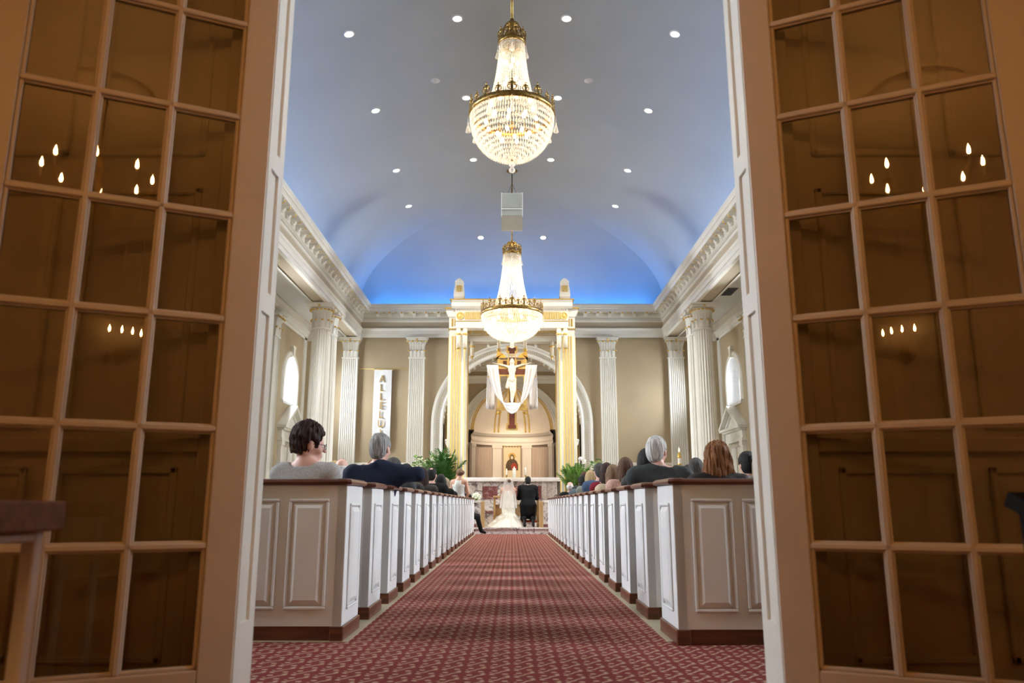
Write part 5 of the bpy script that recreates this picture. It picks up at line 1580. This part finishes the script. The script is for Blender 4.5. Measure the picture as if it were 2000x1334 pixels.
def figure(name, label, loc, joints, hair, hcol, skin, garments, top, res=1.0, yaw=0, hyaw=0, hpitch=0, build=1.0, seated=True, neck_z=1.04, hand=True, cat='person', group=None, eyes=True):
    """joints: dict of named points in local space (facing +Y)"""
    J = joints; b = build
    pts = np.array([p for p in J.values()])
    lo, hi = pts.min(0)-.16, pts.max(0)+.16
    hc = np.array(J['head']); lo = np.minimum(lo, hc-.17); hi = np.maximum(hi, hc+.17)
    R = rot_zx(hyaw, hpitch); Ri = R.T
    fine, co = .0095*res, .021*res
    g = Grid(axis(lo[0], hi[0], hc[0]-.11, hc[0]+.11, fine, co), axis(lo[1], hi[1], hc[1]-.13, hc[1]+.14, fine, co), axis(lo[2], hi[2], hc[2]-.16, 9, fine, co))
    X, Y, Z = g.X, g.Y, g.Z
    def hf(X, Y, Z):
        px, py, pz = X-hc[0], Y-hc[1], Z-hc[2]
        return (Ri[0,0]*px+Ri[0,1]*py+Ri[0,2]*pz, Ri[1,0]*px+Ri[1,1]*py+Ri[1,2]*pz, Ri[2,0]*px+Ri[2,1]*py+Ri[2,2]*pz)
    ch, pe, nk = np.array(J['chest']), np.array(J['pelvis']), np.array(J['neck'])
    def torso(X, Y, Z, g=0.0):
        mid = (ch+pe)/2
        d = ell(X, Y, Z, pe, (.175*b+g, .135+g, .13+g))
        d = smin(d, ell(X, Y, Z, mid+np.array((0,.01,0)), (.148*b+g, .115+g, .16+g)), .06)
        d = smin(d, ell(X, Y, Z, ch, (.165*b+g, .112+g, .175+g)), .06)
        for s, k in ((-1,'sl'),(1,'sr')):
            S = np.array(J[k])
            d = smin(d, cone(X, Y, Z, nk+np.array((0,-.01,.02)), S+np.array((-s*.02,0,.015)), .048+g, .052+g), .04)
            d = smin(d, cone(X, Y, Z, ch+np.array((s*.05,0,.03)), S, .09+g, .058+g), .05)
        return d
    def arms(X, Y, Z, g=0.0, upto=1.0):
        d = None
        for S, E, Wr in (('sl','el','wl'),('sr','er','wr')):
            w = np.array(J[E])+(np.array(J[Wr])-np.array(J[E]))*upto
            a = smin(cone(X, Y, Z, J[S], J[E], .054+g, .043+g), cone(X, Y, Z, J[E], w, .042+g, (.029 if upto >= 1 else .034)+g), .02)
            d = a if d is None else np.minimum(d, a)
        return d
    def legs(X, Y, Z, g=0.0):
        d = None
        for H, K, A in (('hl','kl','al'),('hr','kr','ar')):
            a = smin(cone(X, Y, Z, J[H], J[K], .092+g, .064+g), cone(X, Y, Z, J[K], J[A], .060+g, .040+g), .03)
            d = a if d is None else np.minimum(d, a)
        return d
    d = head_sdf(hf(X, Y, Z))
    d = smin(d, cone(X, Y, Z, nk, hc+R@np.array((0,-.02,-.05)), .054, .050), .03)
    d = smin(d, torso(X, Y, Z), .03); d = smin(d, arms(X, Y, Z), .03); d = smin(d, legs(X, Y, Z), .04)
    for A, T in (('al','tl'),('ar','tr')): d = smin(d, cone(X, Y, Z, J[A], J[T], .038, .028), .02)
    for E, Wr in (('el','wl'),('er','wr')):
        v = np.array(J[Wr])-np.array(J[E]); v = v/np.linalg.norm(v)
        d = smin(d, cone(X, Y, Z, np.array(J[Wr])+v*.02, np.array(J[Wr])+v*.07, .030, .032), .02)
    P, F = snet(np.broadcast_to(d, g.shape), g.xs, g.ys, g.zs)
    me = np_mesh('body', P, F, skinmat(skin))
    if hand:
        hm = MB()
        for s, E, Wr in ((-1,'el','wl'),(1,'er','wr')):
            w = Vector(J[Wr]); v = (w-Vector(J[E])).normalized()
            side = v.cross(Vector((0,0,1))); side = side.normalized() if side.length > .1 else Vector((1,0,0))
            dn = v.cross(side).normalized()
            if dn.z > 0: dn = -dn
            for k, (o_, L) in enumerate(((-.027,.066),(-.009,.078),(.009,.072),(.027,.056))):
                p0 = w+v*.085+side*o_
                hm.tube([p0, p0+v*L*.4+dn*.006, p0+v*L*.75+dn*.022, p0+v*L*.9+dn*.042], [.0095,.009,.008,.006], 6)
            sd = -s if side.x*s > 0 else s
            p0 = w+v*.045-side*.028*(1 if side.x*s > 0 else -1)
            tdir = (v*.7-side*.6*(1 if side.x*s > 0 else -1)).normalized()
            hm.tube([p0, p0+tdir*.03, p0+tdir*.055+dn*.008], [.011,.010,.007], 6)
        n0 = len(P)
        V = np.concatenate([P, np.array(hm.v)])
        bm = bmesh.new(); bm.from_mesh(me)
        vs = [bm.verts.new(p) for p in hm.v]
        for f in hm.f:
            try: nf = bm.faces.new([vs[i] for i in f]); nf.smooth = True
            except ValueError: pass
        bm.to_mesh(me); bm.free()
    ob = link(name, me); ob.location = loc; ob.rotation_euler = (0,0,yaw); tag(ob, label, cat, group)
    # hair
    if hair:
        q = .0085*res
        G = Grid(np.arange(-.15,.15,q), np.arange(-.19,.13,q), np.arange(-.42 if hair in ('long',) else (-.27 if hair == 'shoulder' else -.19), .19, q))
        hd = hair_sdf(hair, G.X, G.Y, G.Z, None)
        Ph, Fh = snet(np.broadcast_to(hd, G.shape), G.xs, G.ys, G.zs)
        mh = np_mesh('hair', Ph, Fh, hairmat(hcol))
        ho = link('hair', mh, ob, None, None, tuple(hc)); ho.rotation_euler = Matrix(R.tolist()).to_euler()
    if eyes:
        em = MB()
        for s in (-1, 1):
            em.cur = 0; em.ball((s*.031,.078,-.003), .0125, 8, 6)
            em.cur = 1; em.ball((s*.031,.0865,-.003), .0055, 8, 5)
        eo = em.build('eyes', [EYE_W, EYE_D], ob, recalc=False); eo.location = tuple(hc); eo.rotation_euler = Matrix(R.tolist()).to_euler()
    # garments
    for (gname, mat, spec) in garments:
        q = .016*res
        G = Grid(np.arange(lo[0], hi[0], q), np.arange(lo[1], hi[1], q), np.arange(lo[2], hi[2], q))
        X, Y, Z = G.X, G.Y, G.Z
        gi = spec.get('g', .016)
        if spec['t'] == 'top':
            d = torso(X, Y, Z, gi)
            if spec.get('sleeves', 1) > 0: d = smin(d, arms(X, Y, Z, gi*.8, spec.get('sleeves', .97)), .025)
            if 'skirt' in spec:
                d = smin(d, cone(X, (Y-pe[1])*1.45+pe[1], Z, pe, pe+np.array((0,.0,-spec['skirt'])), .16*b+gi, .165*b+gi), .04)
            fold = .0035*np.sin(X*42+Z*33+np.sin(Y*19)*2)*np.sin(Z*24+X*11)
            d = d+fold
            nz = nk[2]+spec.get('neck', .03)
            rr = np.sqrt(X*X+(Y-nk[1]+.01)**2)
            d = np.maximum(d, (Z-(nz+1.1*np.clip(rr-spec.get('nr', .075), 0, .5)-.35*np.clip(Y-nk[1]-.02, 0, .1)))*.7)
            if spec.get('strap'):
                d = np.maximum(d, np.minimum(np.abs(X)-spec['strap'], Z-(nk[2]-.10)))
                for s in (-1, 1): d = np.maximum(d, -cone(X, Y, Z, J['sl' if s < 0 else 'sr'], np.array(J['sl' if s < 0 else 'sr'])+np.array((s*.2,0,-.02)), .075, .1))
            if spec.get('collar'):
                co_ = cone(X, Y, Z, nk+np.array((0,-.008,.0)), nk+np.array((0,-.004,.055)), .074, .068)
                co_ = np.maximum(co_, -cone(X, Y, Z, nk+np.array((0,-.004,-.02)), nk+np.array((0,0,.10)), .056, .056))
                co_ = np.maximum(co_, Z-(nk[2]+.052-.45*np.clip(Y-nk[1], 0, .3)))
                d = smin(d, co_, .012)
        elif spec['t'] == 'collar':
            d = cone(X, Y, Z, nk+np.array((0,-.004,.0)), nk+np.array((0,-.002,.075)), .064, .060)
            d = np.maximum(d, -cone(X, Y, Z, nk+np.array((0,0,-.02)), nk+np.array((0,0,.12)), .052, .052))
            d = np.maximum(d, Z-(nk[2]+.066-.45*np.clip(Y-nk[1], 0, .3)))
        elif spec['t'] == 'legs':
            d = smin(legs(X, Y, Z, gi), ell(X, Y, Z, pe, (.175*b+gi, .135+gi, .12+gi)), .05)+.003*np.sin(Y*40+Z*35)
        elif spec['t'] == 'shoes':
            d = np.minimum(cone(X, Y, Z, J['al'], J['tl'], .048, .040), cone(X, Y, Z, J['ar'], J['tr'], .048, .040))
            if not spec.get('noflat'): d = np.maximum(d, -(Z-.004))
        Pg, Fg = snet(np.broadcast_to(d, G.shape), G.xs, G.ys, G.zs)
        if len(Pg): link(gname, np_mesh(gname, Pg, Fg, mat), ob)
    return ob
def seated_joints(top, b=1.0, lean=.0, la=None, ra=None, legs_=None):
    s = (top-.445)/.89
    def z(v): return .445+(v-.45)*s
    J = dict(pelvis=(0,0,z(.56)), chest=(0,-.02,z(.90)), neck=(0,-.02,z(1.05)), head=(0,.015,z(1.218)),
             sl=(-.185*b,-.02,z(1.005)), sr=(.185*b,-.02,z(1.005)), el=(-.20*b,.02,z(.75)), er=(.20*b,.02,z(.75)), wl=(-.10,.22,z(.66)), wr=(.10,.22,z(.66)),
             hl=(-.09,.02,z(.54)), hr=(.09,.02,z(.54)), kl=(-.11,.42,.52), kr=(.11,.42,.52), al=(-.11,.44,.10), ar=(.11,.44,.10), tl=(-.12,.57,.045), tr=(.12,.57,.045))
    if lean:
        for k, f in (('chest',.55),('neck',.85),('head',1.0),('sl',.8),('sr',.8)): J[k] = (J[k][0]+lean*f, J[k][1], J[k][2])
    if la: J['el'], J['wl'] = la
    if ra: J['er'], J['wr'] = ra
    if legs_: J.update(legs_)
    return J
NAVY = clothmat('navy_suit', (.014,.021,.048)); CHAR = clothmat('charcoal_suit', (.050,.056,.060)); BLK = clothmat('black_suit', (.006,.006,.007))
BLUE = clothmat('blue_suit', (.055,.095,.17)); SLATE = clothmat('slate_jacket', (.11,.15,.18)); GSW = clothmat('grey_knit', (.50,.50,.50), .95, 60, .5, 160)
WSH = clothmat('white_shirt', (.72,.73,.76)); BSH = clothmat('blue_shirt', (.24,.32,.52)); BLUSH = clothmat('blush_top', (.58,.36,.30)); BEIGE = clothmat('beige_top', (.52,.42,.29))
MAROON = clothmat('maroon_top', (.20,.012,.025)); SEQ = clothmat('black_patterned_top', (.030,.026,.024), .5, 90, .4, 120); SILVER = clothmat('silver_white_dress', (.66,.67,.64), .5)
TAUPE = clothmat('taupe_top', (.30,.25,.20)); OLIVE = clothmat('grey_green_top', (.22,.24,.21)); PLUM = clothmat('plum_top', (.13,.06,.09)); DKT = clothmat('dark_trousers', (.02,.02,.024)); SHO = clothmat('black_shoes', (.012,.011,.011), .35, 10, .02)
def suit(mat, shirt=None):
    return [('jacket', mat, dict(t='top', g=.022, collar=1, neck=.035)), ('shirt_collar', shirt or WSH, dict(t='collar')), ('trousers', mat, dict(t='legs', g=.014)), ('shoes', SHO, dict(t='shoes'))]
def blouse(mat, sleeves=1.0, neck=.02, strap=None, tr=None):
    d = dict(t='top', g=.012, sleeves=sleeves, neck=neck)
    if strap: d['strap'] = strap
    return [('top', mat, d), ('trousers', tr or DKT, dict(t='legs', g=.014)), ('shoes', SHO, dict(t='shoes'))]
def pewY(i): return PEW0+PSP*i+.245
def guest(label, row, x, top0, hair, hcol, garments, skin='fair', res=1.0, hyaw=0, hpitch=0, build=1.0, yaw=0, la=None, ra=None, legs_=None, dy=0, eyes=True, lean=0):
    top = top0; x = math.copysign(max(abs(x), 1.32 if ra is None else 1.27), x)
    return figure('person', label, (x, pewY(row)+dy, 0), seated_joints(top, build, lean, la, ra, legs_), hair, hcol, skin, garments, top, res, yaw, hyaw, hpitch, build, group='wedding guests in the pews', eyes=eyes)
R_ = lambda a: radians(a)
# ---------------- banner side of the aisle
p = guest('woman with short dark brown hair and glasses in a pale grey knit, back pew', 0, -1.33, 1.29, 'full', 'darkbrown', blouse(GSW, .9, .015), 'pink', .85, R_(-55), R_(-6), .92, R_(-10))
gl = MB()
for s in (-1, 1):
    gl.tube([(s*.031+.024*cos(a*pi/6), .103, -.003+.018*sin(a*pi/6)) for a in range(13)], .0018, 5)
    gl.tube([(s*.055,.101,.0),(s*.078,.06,.004),(s*.082,-.01,.0)], .0018, 5)
gl.tube([(-.008,.105,0),(.008,.105,0)], .0018, 5)
go = gl.build('glasses', M['black'], p, recalc=False); go.location = [c for c in p.children if c.name.startswith('hair')][0].location; go.rotation_euler = [c for c in p.children if c.name.startswith('hair')][0].rotation_euler
guest('grey-haired man in navy suit with one arm resting on the pew end', 2, -1.27, 1.40, 'short', 'grey', suit(NAVY), 'pink', .9, R_(-22), 0, 1.12, R_(0), ra=((.46,-.06,1.045),(.34,.18,1.03)), lean=.12)
guest('bald man in grey shirt sitting before the fluted columns', 5, -2.05, 1.33, 'ring', 'white', blouse(OLIVE, 1, .03), 'pink', 1.2, R_(-10), 0, 1.05)
guest('woman with blonde hair beside the bald man', 6, -2.33, 1.34, 'bob', 'blonde', blouse(TAUPE), 'fair', 1.3, R_(10))
guest('woman with dark brown hair bowed low behind the back pew', 7, -2.83, 1.30, 'bob', 'darkbrown', blouse(PLUM), 'fair', 1.4, R_(-15), R_(-10))
guest('woman with long light brown hair beside the man in navy', 7, -2.10, 1.335, 'long', 'ltbrown', blouse(OLIVE), 'fair', 1.4)
guest('man with dark grey cropped hair two rows ahead of the navy suit', 5, -1.42, 1.33, 'short', 'darkgrey', suit(CHAR), 'fair', 1.2, R_(-40), 0, 1.05)
guest('man with reddish brown hair half hidden by the navy shoulder', 4, -1.50, 1.245, 'short', 'auburn', suit(BLK), 'pink', 1.2, R_(-8))
guest('person with black hair beside the man with cropped grey hair', 7, -1.50, 1.345, 'short', 'black', blouse(SEQ), 'tan', 1.4, R_(-25))
guest('woman with long dark brown hair in black near the aisle', 8, -1.38, 1.33, 'long', 'darkbrown', blouse(SEQ), 'fair', 1.3, R_(5))
guest('man with thinning black hair in a black suit near the aisle', 9, -1.25, 1.385, 'thin', 'black', suit(BLK), 'pink', 1.3, R_(-6), 0, 1.08)
guest('woman with long black hair next to the thinning-haired man', 11, -1.23, 1.325, 'long', 'black', blouse(BLK), 'fair', 1.4, R_(-8))
guest('older woman with curly ash blonde hair near the front', 12, -1.20, 1.27, 'curly', 'ash', blouse(BLK, 1), 'fair', 1.4, R_(10))
guest('man in black in the front pew with his shoe out in the aisle', 18, -1.30, 1.28, 'short', 'darkbrown', suit(BLK), 'fair', 1.8, legs_=dict(kr=(.40,.34,.47), ar=(.50,.42,.10), tr=(.60,.52,.05)))
# standing woman with the pinned-up hair
SJ = dict(pelvis=(0,0,.90), chest=(0,-.01,1.22), neck=(0,-.015,1.36), head=(0,.015,1.515), sl=(-.165,-.015,1.315), sr=(.165,-.015,1.315), el=(-.22,.03,1.05), er=(.22,.03,1.05), wl=(-.14,.20,.93), wr=(.14,.20,.93),
          hl=(-.085,0,.86), hr=(.085,0,.86), kl=(-.085,.02,.47), kr=(.085,.02,.47), al=(-.085,0,.09), ar=(.085,0,.09), tl=(-.09,.13,.03), tr=(.09,.13,.03))
figure('person', 'standing woman with pinned-up light brown hair in a sleeveless silver white dress', (-1.30, PEW0+PSP*16+.66, .0), SJ, 'updo', 'ltbrown', 'fair',
       [('dress', SILVER, dict(t='top', g=.012, sleeves=0, neck=.0, strap=.085, skirt=.5)), ('shoes', SHO, dict(t='shoes'))], 1.62, 1.4, R_(-12), R_(45), R_(-10), .9, group='wedding guests in the pews')
# ---------------- candle side of the aisle
guest('white-haired man in dark grey suit near the aisle', 2, 1.32, 1.37, 'short', 'white', suit(CHAR), 'pink', .85, R_(-32), 0, 1.14, R_(-3), lean=-.05)
guest('woman with dark bobbed hair hidden beside the white-haired man', 3, 1.29, 1.315, 'bob', 'black', blouse(SEQ), 'fair', 1.2, R_(10))
guest('woman with shoulder-length auburn hair in a black patterned top', 1, 1.56, 1.235, 'shoulder', 'auburn', blouse(SEQ, 1, .035), 'fair', .85, R_(8), 0, .95)
guest('man with cropped dark grey hair beyond the auburn-haired woman', 5, 2.22, 1.325, 'short', 'darkgrey', suit(CHAR), 'pink', 1.2, R_(-25), 0, 1.05)
guest('man with curly black hair and blue shirt collar near the doors', 4, 2.57, 1.335, 'curly', 'black', blouse(BSH, 1, .05), 'fair', 1.2, R_(10), 0, 1.05)
guest('woman with ash blonde hair beside the curly-haired man', 3, 2.46, 1.29, 'long', 'ash', blouse(TAUPE), 'fair', 1.3)
guest('woman with dark brown hair low between two pews before the tall candle', 7, 2.50, 1.325, 'long', 'darkbrown', blouse(PLUM), 'fair', 1.4, R_(12))
guest('woman with reddish hair just visible beside the auburn-haired woman', 8, 2.95, 1.31, 'bob', 'auburn', blouse(TAUPE), 'fair', 1.5)
guest('woman with long brown hair in a blush top', 5, 1.36, 1.33, 'long', 'brown', blouse(BLUSH, .4, .0), 'fair', 1.1, R_(12), 0, .92)
guest('woman with long light brown hair in a beige top', 6, 1.29, 1.28, 'long', 'ltbrown', blouse(BEIGE, .5, .0), 'fair', 1.1, R_(14), 0, .92)
guest('woman with long dark brown hair in a maroon top', 7, 1.34, 1.36, 'long', 'darkbrown', blouse(MAROON, .5, .0), 'fair', 1.2, R_(12), 0, .92)
guest('man with dark grey hair in a blue suit near the aisle', 8, 1.34, 1.41, 'short', 'darkgrey', suit(BLUE), 'pink', 1.2, R_(12), 0, 1.05)
guest('woman with blonde hair ahead of the blue suit', 10, 1.37, 1.365, 'long', 'blonde', blouse(OLIVE), 'fair', 1.3, R_(15))
guest('man with brown hair beside the blonde woman', 12, 1.43, 1.42, 'short', 'brown', suit(CHAR), 'fair', 1.4)
guest('man with curly black hair in a slate jacket and white collar', 11, 1.22, 1.285, 'curly', 'black', suit(SLATE), 'tan', 1.3, R_(10), 0, 1.05)
guest('balding white-haired man in a black suit near the front', 16, 1.40, 1.31, 'ring', 'white', suit(BLK), 'pink', 1.5, R_(-15), R_(-14))

# ---------------- the couple
GZ = .163
GJ = dict(pelvis=(0,-.02,.60), chest=(0,.02,.95), neck=(0,.02,1.11), head=(0,.065,1.262), sl=(-.205,.02,1.06), sr=(.205,.02,1.06), el=(-.25,.16,.80), er=(.25,.16,.80), wl=(-.10,.36,.88), wr=(.10,.36,.88),
          hl=(-.09,-.01,.58), hr=(.09,-.01,.58), kl=(-.13,.13,.22), kr=(.13,.13,.22), al=(-.11,-.30,.24), ar=(.13,-.30,.24), tl=(-.10,-.37,.05), tr=(.14,-.37,.05))
figure('person', 'groom in black suit kneeling with his back to the pews', (.45, 22.08, GZ), GJ, 'short', 'black', 'brown',
       [('jacket', BLK, dict(t='top', g=.030, collar=1, neck=.03, skirt=.16)), ('shirt_collar', WSH, dict(t='collar')), ('trousers', BLK, dict(t='legs', g=.022)), ('shoes', SHO, dict(t='shoes', noflat=1))], 1.4, 1.1, 0, 0, R_(-10), 1.18)
BJ = dict(pelvis=(0,0,.56), chest=(0,0,.90), neck=(0,0,1.06), head=(0,.04,1.21), sl=(-.165,0,1.01), sr=(.165,0,1.01), el=(-.20,.14,.76), er=(.20,.14,.76), wl=(-.08,.33,.86), wr=(.08,.33,.86),
          hl=(-.085,0,.54), hr=(.085,0,.54), kl=(-.10,.14,.22), kr=(.10,.14,.22), al=(-.10,-.22,.14), ar=(.10,-.22,.14), tl=(-.10,-.32,.05), tr=(.10,-.32,.05))
br = figure('person', 'bride in ivory mermaid gown and sheer veil kneeling beside the groom', (-.10, 22.02, GZ), BJ, 'updo', 'brown', 'tan', [], 1.35, 1.1, 0, 0, R_(-12), .9)
GOWN = clothmat('ivory_gown', (.78,.74,.63), .7, 30, .25, 120)
R = []; NS = 72
for (z, rx, ry, ox, oy, fo) in ((.985,.150,.108,0,0,0),(.93,.160,.118,0,0,0),(.82,.150,.115,0,0,0),(.72,.140,.118,0,.0,0),(.60,.178,.150,0,0,0),(.50,.190,.165,0,0,.003),(.40,.185,.175,0,-.01,.008),(.33,.20,.19,0,-.03,.015),(.27,.26,.25,-.01,-.06,.03),(.19,.33,.33,-.03,-.10,.045),(.10,.41,.42,-.05,-.15,.06),(.03,.465,.48,-.07,-.18,.07),(.006,.485,.50,-.08,-.19,.07)):
    row = []
    for k in range(NS):
        a = 2*pi*k/NS
        f = 1+fo*(sin(a*13+.7)*1.1+.7*sin(a*23+1.9))
        row.append((ox+rx*f*cos(a), oy+ry*f*sin(a), z))
    R.append(row)
gw = MB().rows(R, smooth=True, close=True).build('gown', GOWN, br)
# gathered tulle layer over the flare
R = []
for (z, rx, ry, ox, oy, fo) in ((.36,.205,.195,0,-.02,.02),(.28,.285,.27,-.01,-.06,.05),(.19,.36,.36,-.03,-.10,.06),(.09,.455,.46,-.06,-.16,.06),(.01,.52,.53,-.09,-.20,.06)):
    R.append([(ox+rx*(1+fo*(sin(a*17)+.6*sin(a*29+1)))*cos(a), oy+ry*(1+fo*(sin(a*17)+.6*sin(a*29+1)))*sin(a), z) for a in [2*pi*k/NS for k in range(NS)]])
MB().rows(R, smooth=True, close=True).build('tulle_flounce', M['veil'], br, recalc=False)
R = []
for (z, r, oy, fo) in ((1.345,.02,.02,0),(1.33,.075,.02,0),(1.27,.112,.015,.02),(1.15,.135,.0,.05),(.98,.175,-.01,.07),(.78,.20,-.03,.08),(.60,.215,-.05,.09),(.52,.22,-.06,.09)):
    R.append([(r*(1+fo*sin(a*11))*cos(a)*1.05, oy+r*(1+fo*sin(a*11))*sin(a), z) for a in [pi-.35+(pi+.7)*k/44 for k in range(45)]])
MB().rows(R, smooth=True).build('veil', M['veil'], br, recalc=False)
MB().tube([(.07*cos(a), .03+.05*sin(a), 1.335) for a in [pi+pi*k/10 for k in range(11)]], .009, 6).build('hair_comb', M['goldp'], br)

# ---------------- carved figure on the cross
def corpus():
    g = Grid(np.arange(-.62,.62,.013), np.arange(-.16,.10,.013), np.arange(3.60,5.12,.013)); X, Y, Z = g.X, g.Y, g.Z
    Xh, Yh, Zh = X-.0, Y+.055, Z-4.955
    d = ell(Xh, Yh, Zh, (0,0,0), (.062,.07,.085)); d = smin(d, ell(Xh, Yh, Zh, (0,-.055,-.035), (.04,.03,.05)), .03)
    d = smin(d, ell(X, Y, Z, (0,-.01,4.90), (.085,.06,.11)), .03)         # hair falling to the shoulders
    d = smin(d, cone(X, Y, Z, (0,-.03,4.88), (0,-.02,4.80), .04, .045), .02)
    d = smin(d, ell(X, Y, Z, (0,-.03,4.68), (.125,.075,.15)), .04); d = smin(d, ell(X, Y, Z, (0,-.03,4.50), (.095,.065,.13)), .04)
    d = smin(d, ell(X, Y, Z, (0,-.03,4.37), (.115,.08,.09)), .04)
    for s in (-1, 1):
        d = smin(d, cone(X, Y, Z, (s*.10,-.03,4.76), (s*.33,-.03,4.83), .045, .034), .03); d = smin(d, cone(X, Y, Z, (s*.33,-.03,4.83), (s*.54,-.01,4.88), .033, .022), .02)
        d = smin(d, ell(X, Y, Z, (s*.575,-.01,4.89), (.045,.015,.025)), .01)
        d = smin(d, cone(X, Y, Z, (s*.06,-.03,4.33), (s*.045+.03,-.085,4.02), .068, .048), .03); d = smin(d, cone(X, Y, Z, (s*.045+.03,-.085,4.02), (s*.02+.0,-.04,3.72), .045, .028), .02)
        d = smin(d, cone(X, Y, Z, (s*.02,-.04,3.72), (s*.015,-.09,3.66), .028, .02), .01)
    P, F = snet(np.broadcast_to(d, g.shape), g.xs, g.ys, g.zs)
    o = link('carved_figure', np_mesh('carved_figure', P, F, M['ivory']), cr)
    d2 = smin(ell(X, Y, Z, (0,-.035,4.36), (.135,.098,.10)), cone(X, Y, Z, (-.10,-.06,4.36), (-.15,-.05,4.12), .045, .06), .03)+.006*np.sin(Z*90+X*40)
    d2 = np.maximum(d2, Z-4.43)
    P, F = snet(np.broadcast_to(d2, g.shape), g.xs, g.ys, g.zs)
    link('loin_cloth', np_mesh('loin_cloth', P, F, M['ivory']), o)
corpus()
for o in (cr, cl): o.location.z = .20
# ================================================================== plants and flowers
def frond_mesh(L, droop, nl, ll, mat, seed, width=.026, name='frond'):
    rng = random.Random(seed); mb = MB()
    path = []
    for k in range(13):
        t = k/12
        path.append((L*(t*.62+.10*t*t), 0, L*(.95*t-droop*t*t)))
    mb.tube(path, [.008*(1-.8*k/12)+.0015 for k in range(13)], 5)
    for i in range(nl):
        t = .12+.86*i/(nl-1); k = min(11, int(t*12)); a = Vector(path[k]).lerp(Vector(path[k+1]), t*12-k)
        tan = (Vector(path[k+1])-Vector(path[k])).normalized()
        for s in (-1, 1):
            le = ll*(sin(pi*(.15+.8*t))**.7)*rng.uniform(.85,1.1)
            d = (tan*.75+Vector((0,s*.8,0))+Vector((0,0,rng.uniform(-.15,.05)))).normalized()
            wv = Vector((0,0,1)).cross(d).normalized()*width
            mid = a+d*le*.5; tip = a+d*le+Vector((0,0,-le*.22))
            mb.add([a, mid-wv+Vector((0,0,.004)), tip, mid+wv], [(0,1,2,3)])
    return mb.mesh(name, mat)
def palm(label, loc, n, L, droop, ll, mat, seed, nl=16, hs=.4):
    e = thing('potted_palm', label, 'plant', loc, 'plants by the altar')
    MB().cbox(-.2,.2,-.2,.2,-hs,0,.01).build('plant_stand', M['pot'], e)
    MB().lathe([(.001,0),(.16,0),(.19,.16),(.21,.34),(.22,.36),(.20,.37),(.18,.33),(.001,.32)], 18).build('pot', M['pot'], e)
    rng = random.Random(seed)
    ms = [frond_mesh(L*rng.uniform(.8,1.08), droop*rng.uniform(.7,1.2), nl, ll, mat, seed+i) for i in range(4)]
    for k in range(n):
        a = 2*pi*k/n+rng.uniform(-.2,.2)
        o = link('frond', ms[k % 4], e, None, None, (.03*cos(a), .03*sin(a), .33), (0, rng.uniform(-.75,-.12), a))
    return e
def stand(e, h):
    MB().lathe([(.001,0),(.16,0),(.16,.03),(.03,.06),(.025,h-.05),(.13,h-.02),(.13,h),(.001,h)], 14).build('pedestal', M['windowf'], e)
palm('dark green palm with long sword fronds beside the gilt post on the banner side', (-1.98, 22.5, .663), 20, 1.25, .22, .40, M['leaf'], 11, 20, .5)
palm('feathery bright green fern palm by the altar on the candle side', (1.84, 22.5, .513), 34, 1.10, .40, .22, M['leafl'], 23, 26, .35)
def arrangement(label, loc, h, seed, nfl):
    e = thing('flower_arrangement', label, 'flowers', loc, 'leafy flower arrangements')
    stand(e, h); rng = random.Random(seed)
    MB().lathe([(.001,h),(.09,h),(.13,h+.14),(.10,h+.2),(.001,h+.18)], 14).build('vase', M['windowf'], e)
    leaf = MB(); leaf.add([(0,0,0),(.06,.05,.02),(.14,.045,.0),(.20,0,-.02),(.14,-.045,.0),(.06,-.05,.02)], [(0,1,2,3,4,5)])
    lm = leaf.mesh('leaf', M['leafl'])
    for k in range(22):
        a = rng.uniform(0, 2*pi); r = rng.uniform(.12,.42); z = h+.2+rng.uniform(.12,.62)*(1.15-r)
        tip = (r*cos(a), r*sin(a), z+.05)
        st_ = MB().tube([(0,0,h+.15),(r*.4*cos(a), r*.4*sin(a), h+.2+(z-h-.2)*.6), tip], .006, 5).build('stem', M['leafl'], e)
        for j in range(5):
            t = .4+.15*j
            link('leaf', lm, st_, None, None, (tip[0]*t, tip[1]*t, h+.2+(tip[2]-h-.2)*t), (rng.uniform(-.6,.6), rng.uniform(-.7,.4), rng.uniform(0,6.28)))
    fl_ = MB()
    for k in range(6):
        a = k*pi/3; fl_.add([(0,0,0),(.05*cos(a-.35),.05*sin(a-.35),.03),(.10*cos(a),.10*sin(a),.045),(.05*cos(a+.35),.05*sin(a+.35),.03)], [(0,1,2,3)])
    fm = fl_.mesh('blossom', M['petal'])
    for k in range(nfl):
        a = rng.uniform(0,2*pi); r = rng.uniform(.05,.30)
        link('blossom', fm, e, None, None, (r*cos(a), r*sin(a)-.1, h+.3+rng.uniform(0,.35)), (rng.uniform(.2,1.3),0,rng.uniform(0,6)))
arrangement('white lilies and green leaves on a pedestal beside the dark palm', (-2.68, 23.6, .60), .88, 5, 16)
arrangement('leafy green stems with buds on a pedestal beside the fern palm', (2.66, 23.6, .60), .72, 9, 4)
bq = thing('rose_bouquet', 'round bouquet of white roses resting on the marble rail', 'bouquet', (-1.00, 21.98, .893))
rng = random.Random(3)
for k in range(26):
    t = 1-2*(k+.5)/26; a = k*2.399; r = sqrt(max(0, 1-t*t))
    if t < -.55: continue
    MB().ball((.10*r*cos(a), .10*r*sin(a), .09+.10*t), .034, 8, 5).build('rose', M['petal'], bq)
MB().tube([(0,0,.0),(0,0,.06)], [.03,.045], 8).build('stems', M['leafl'], bq)
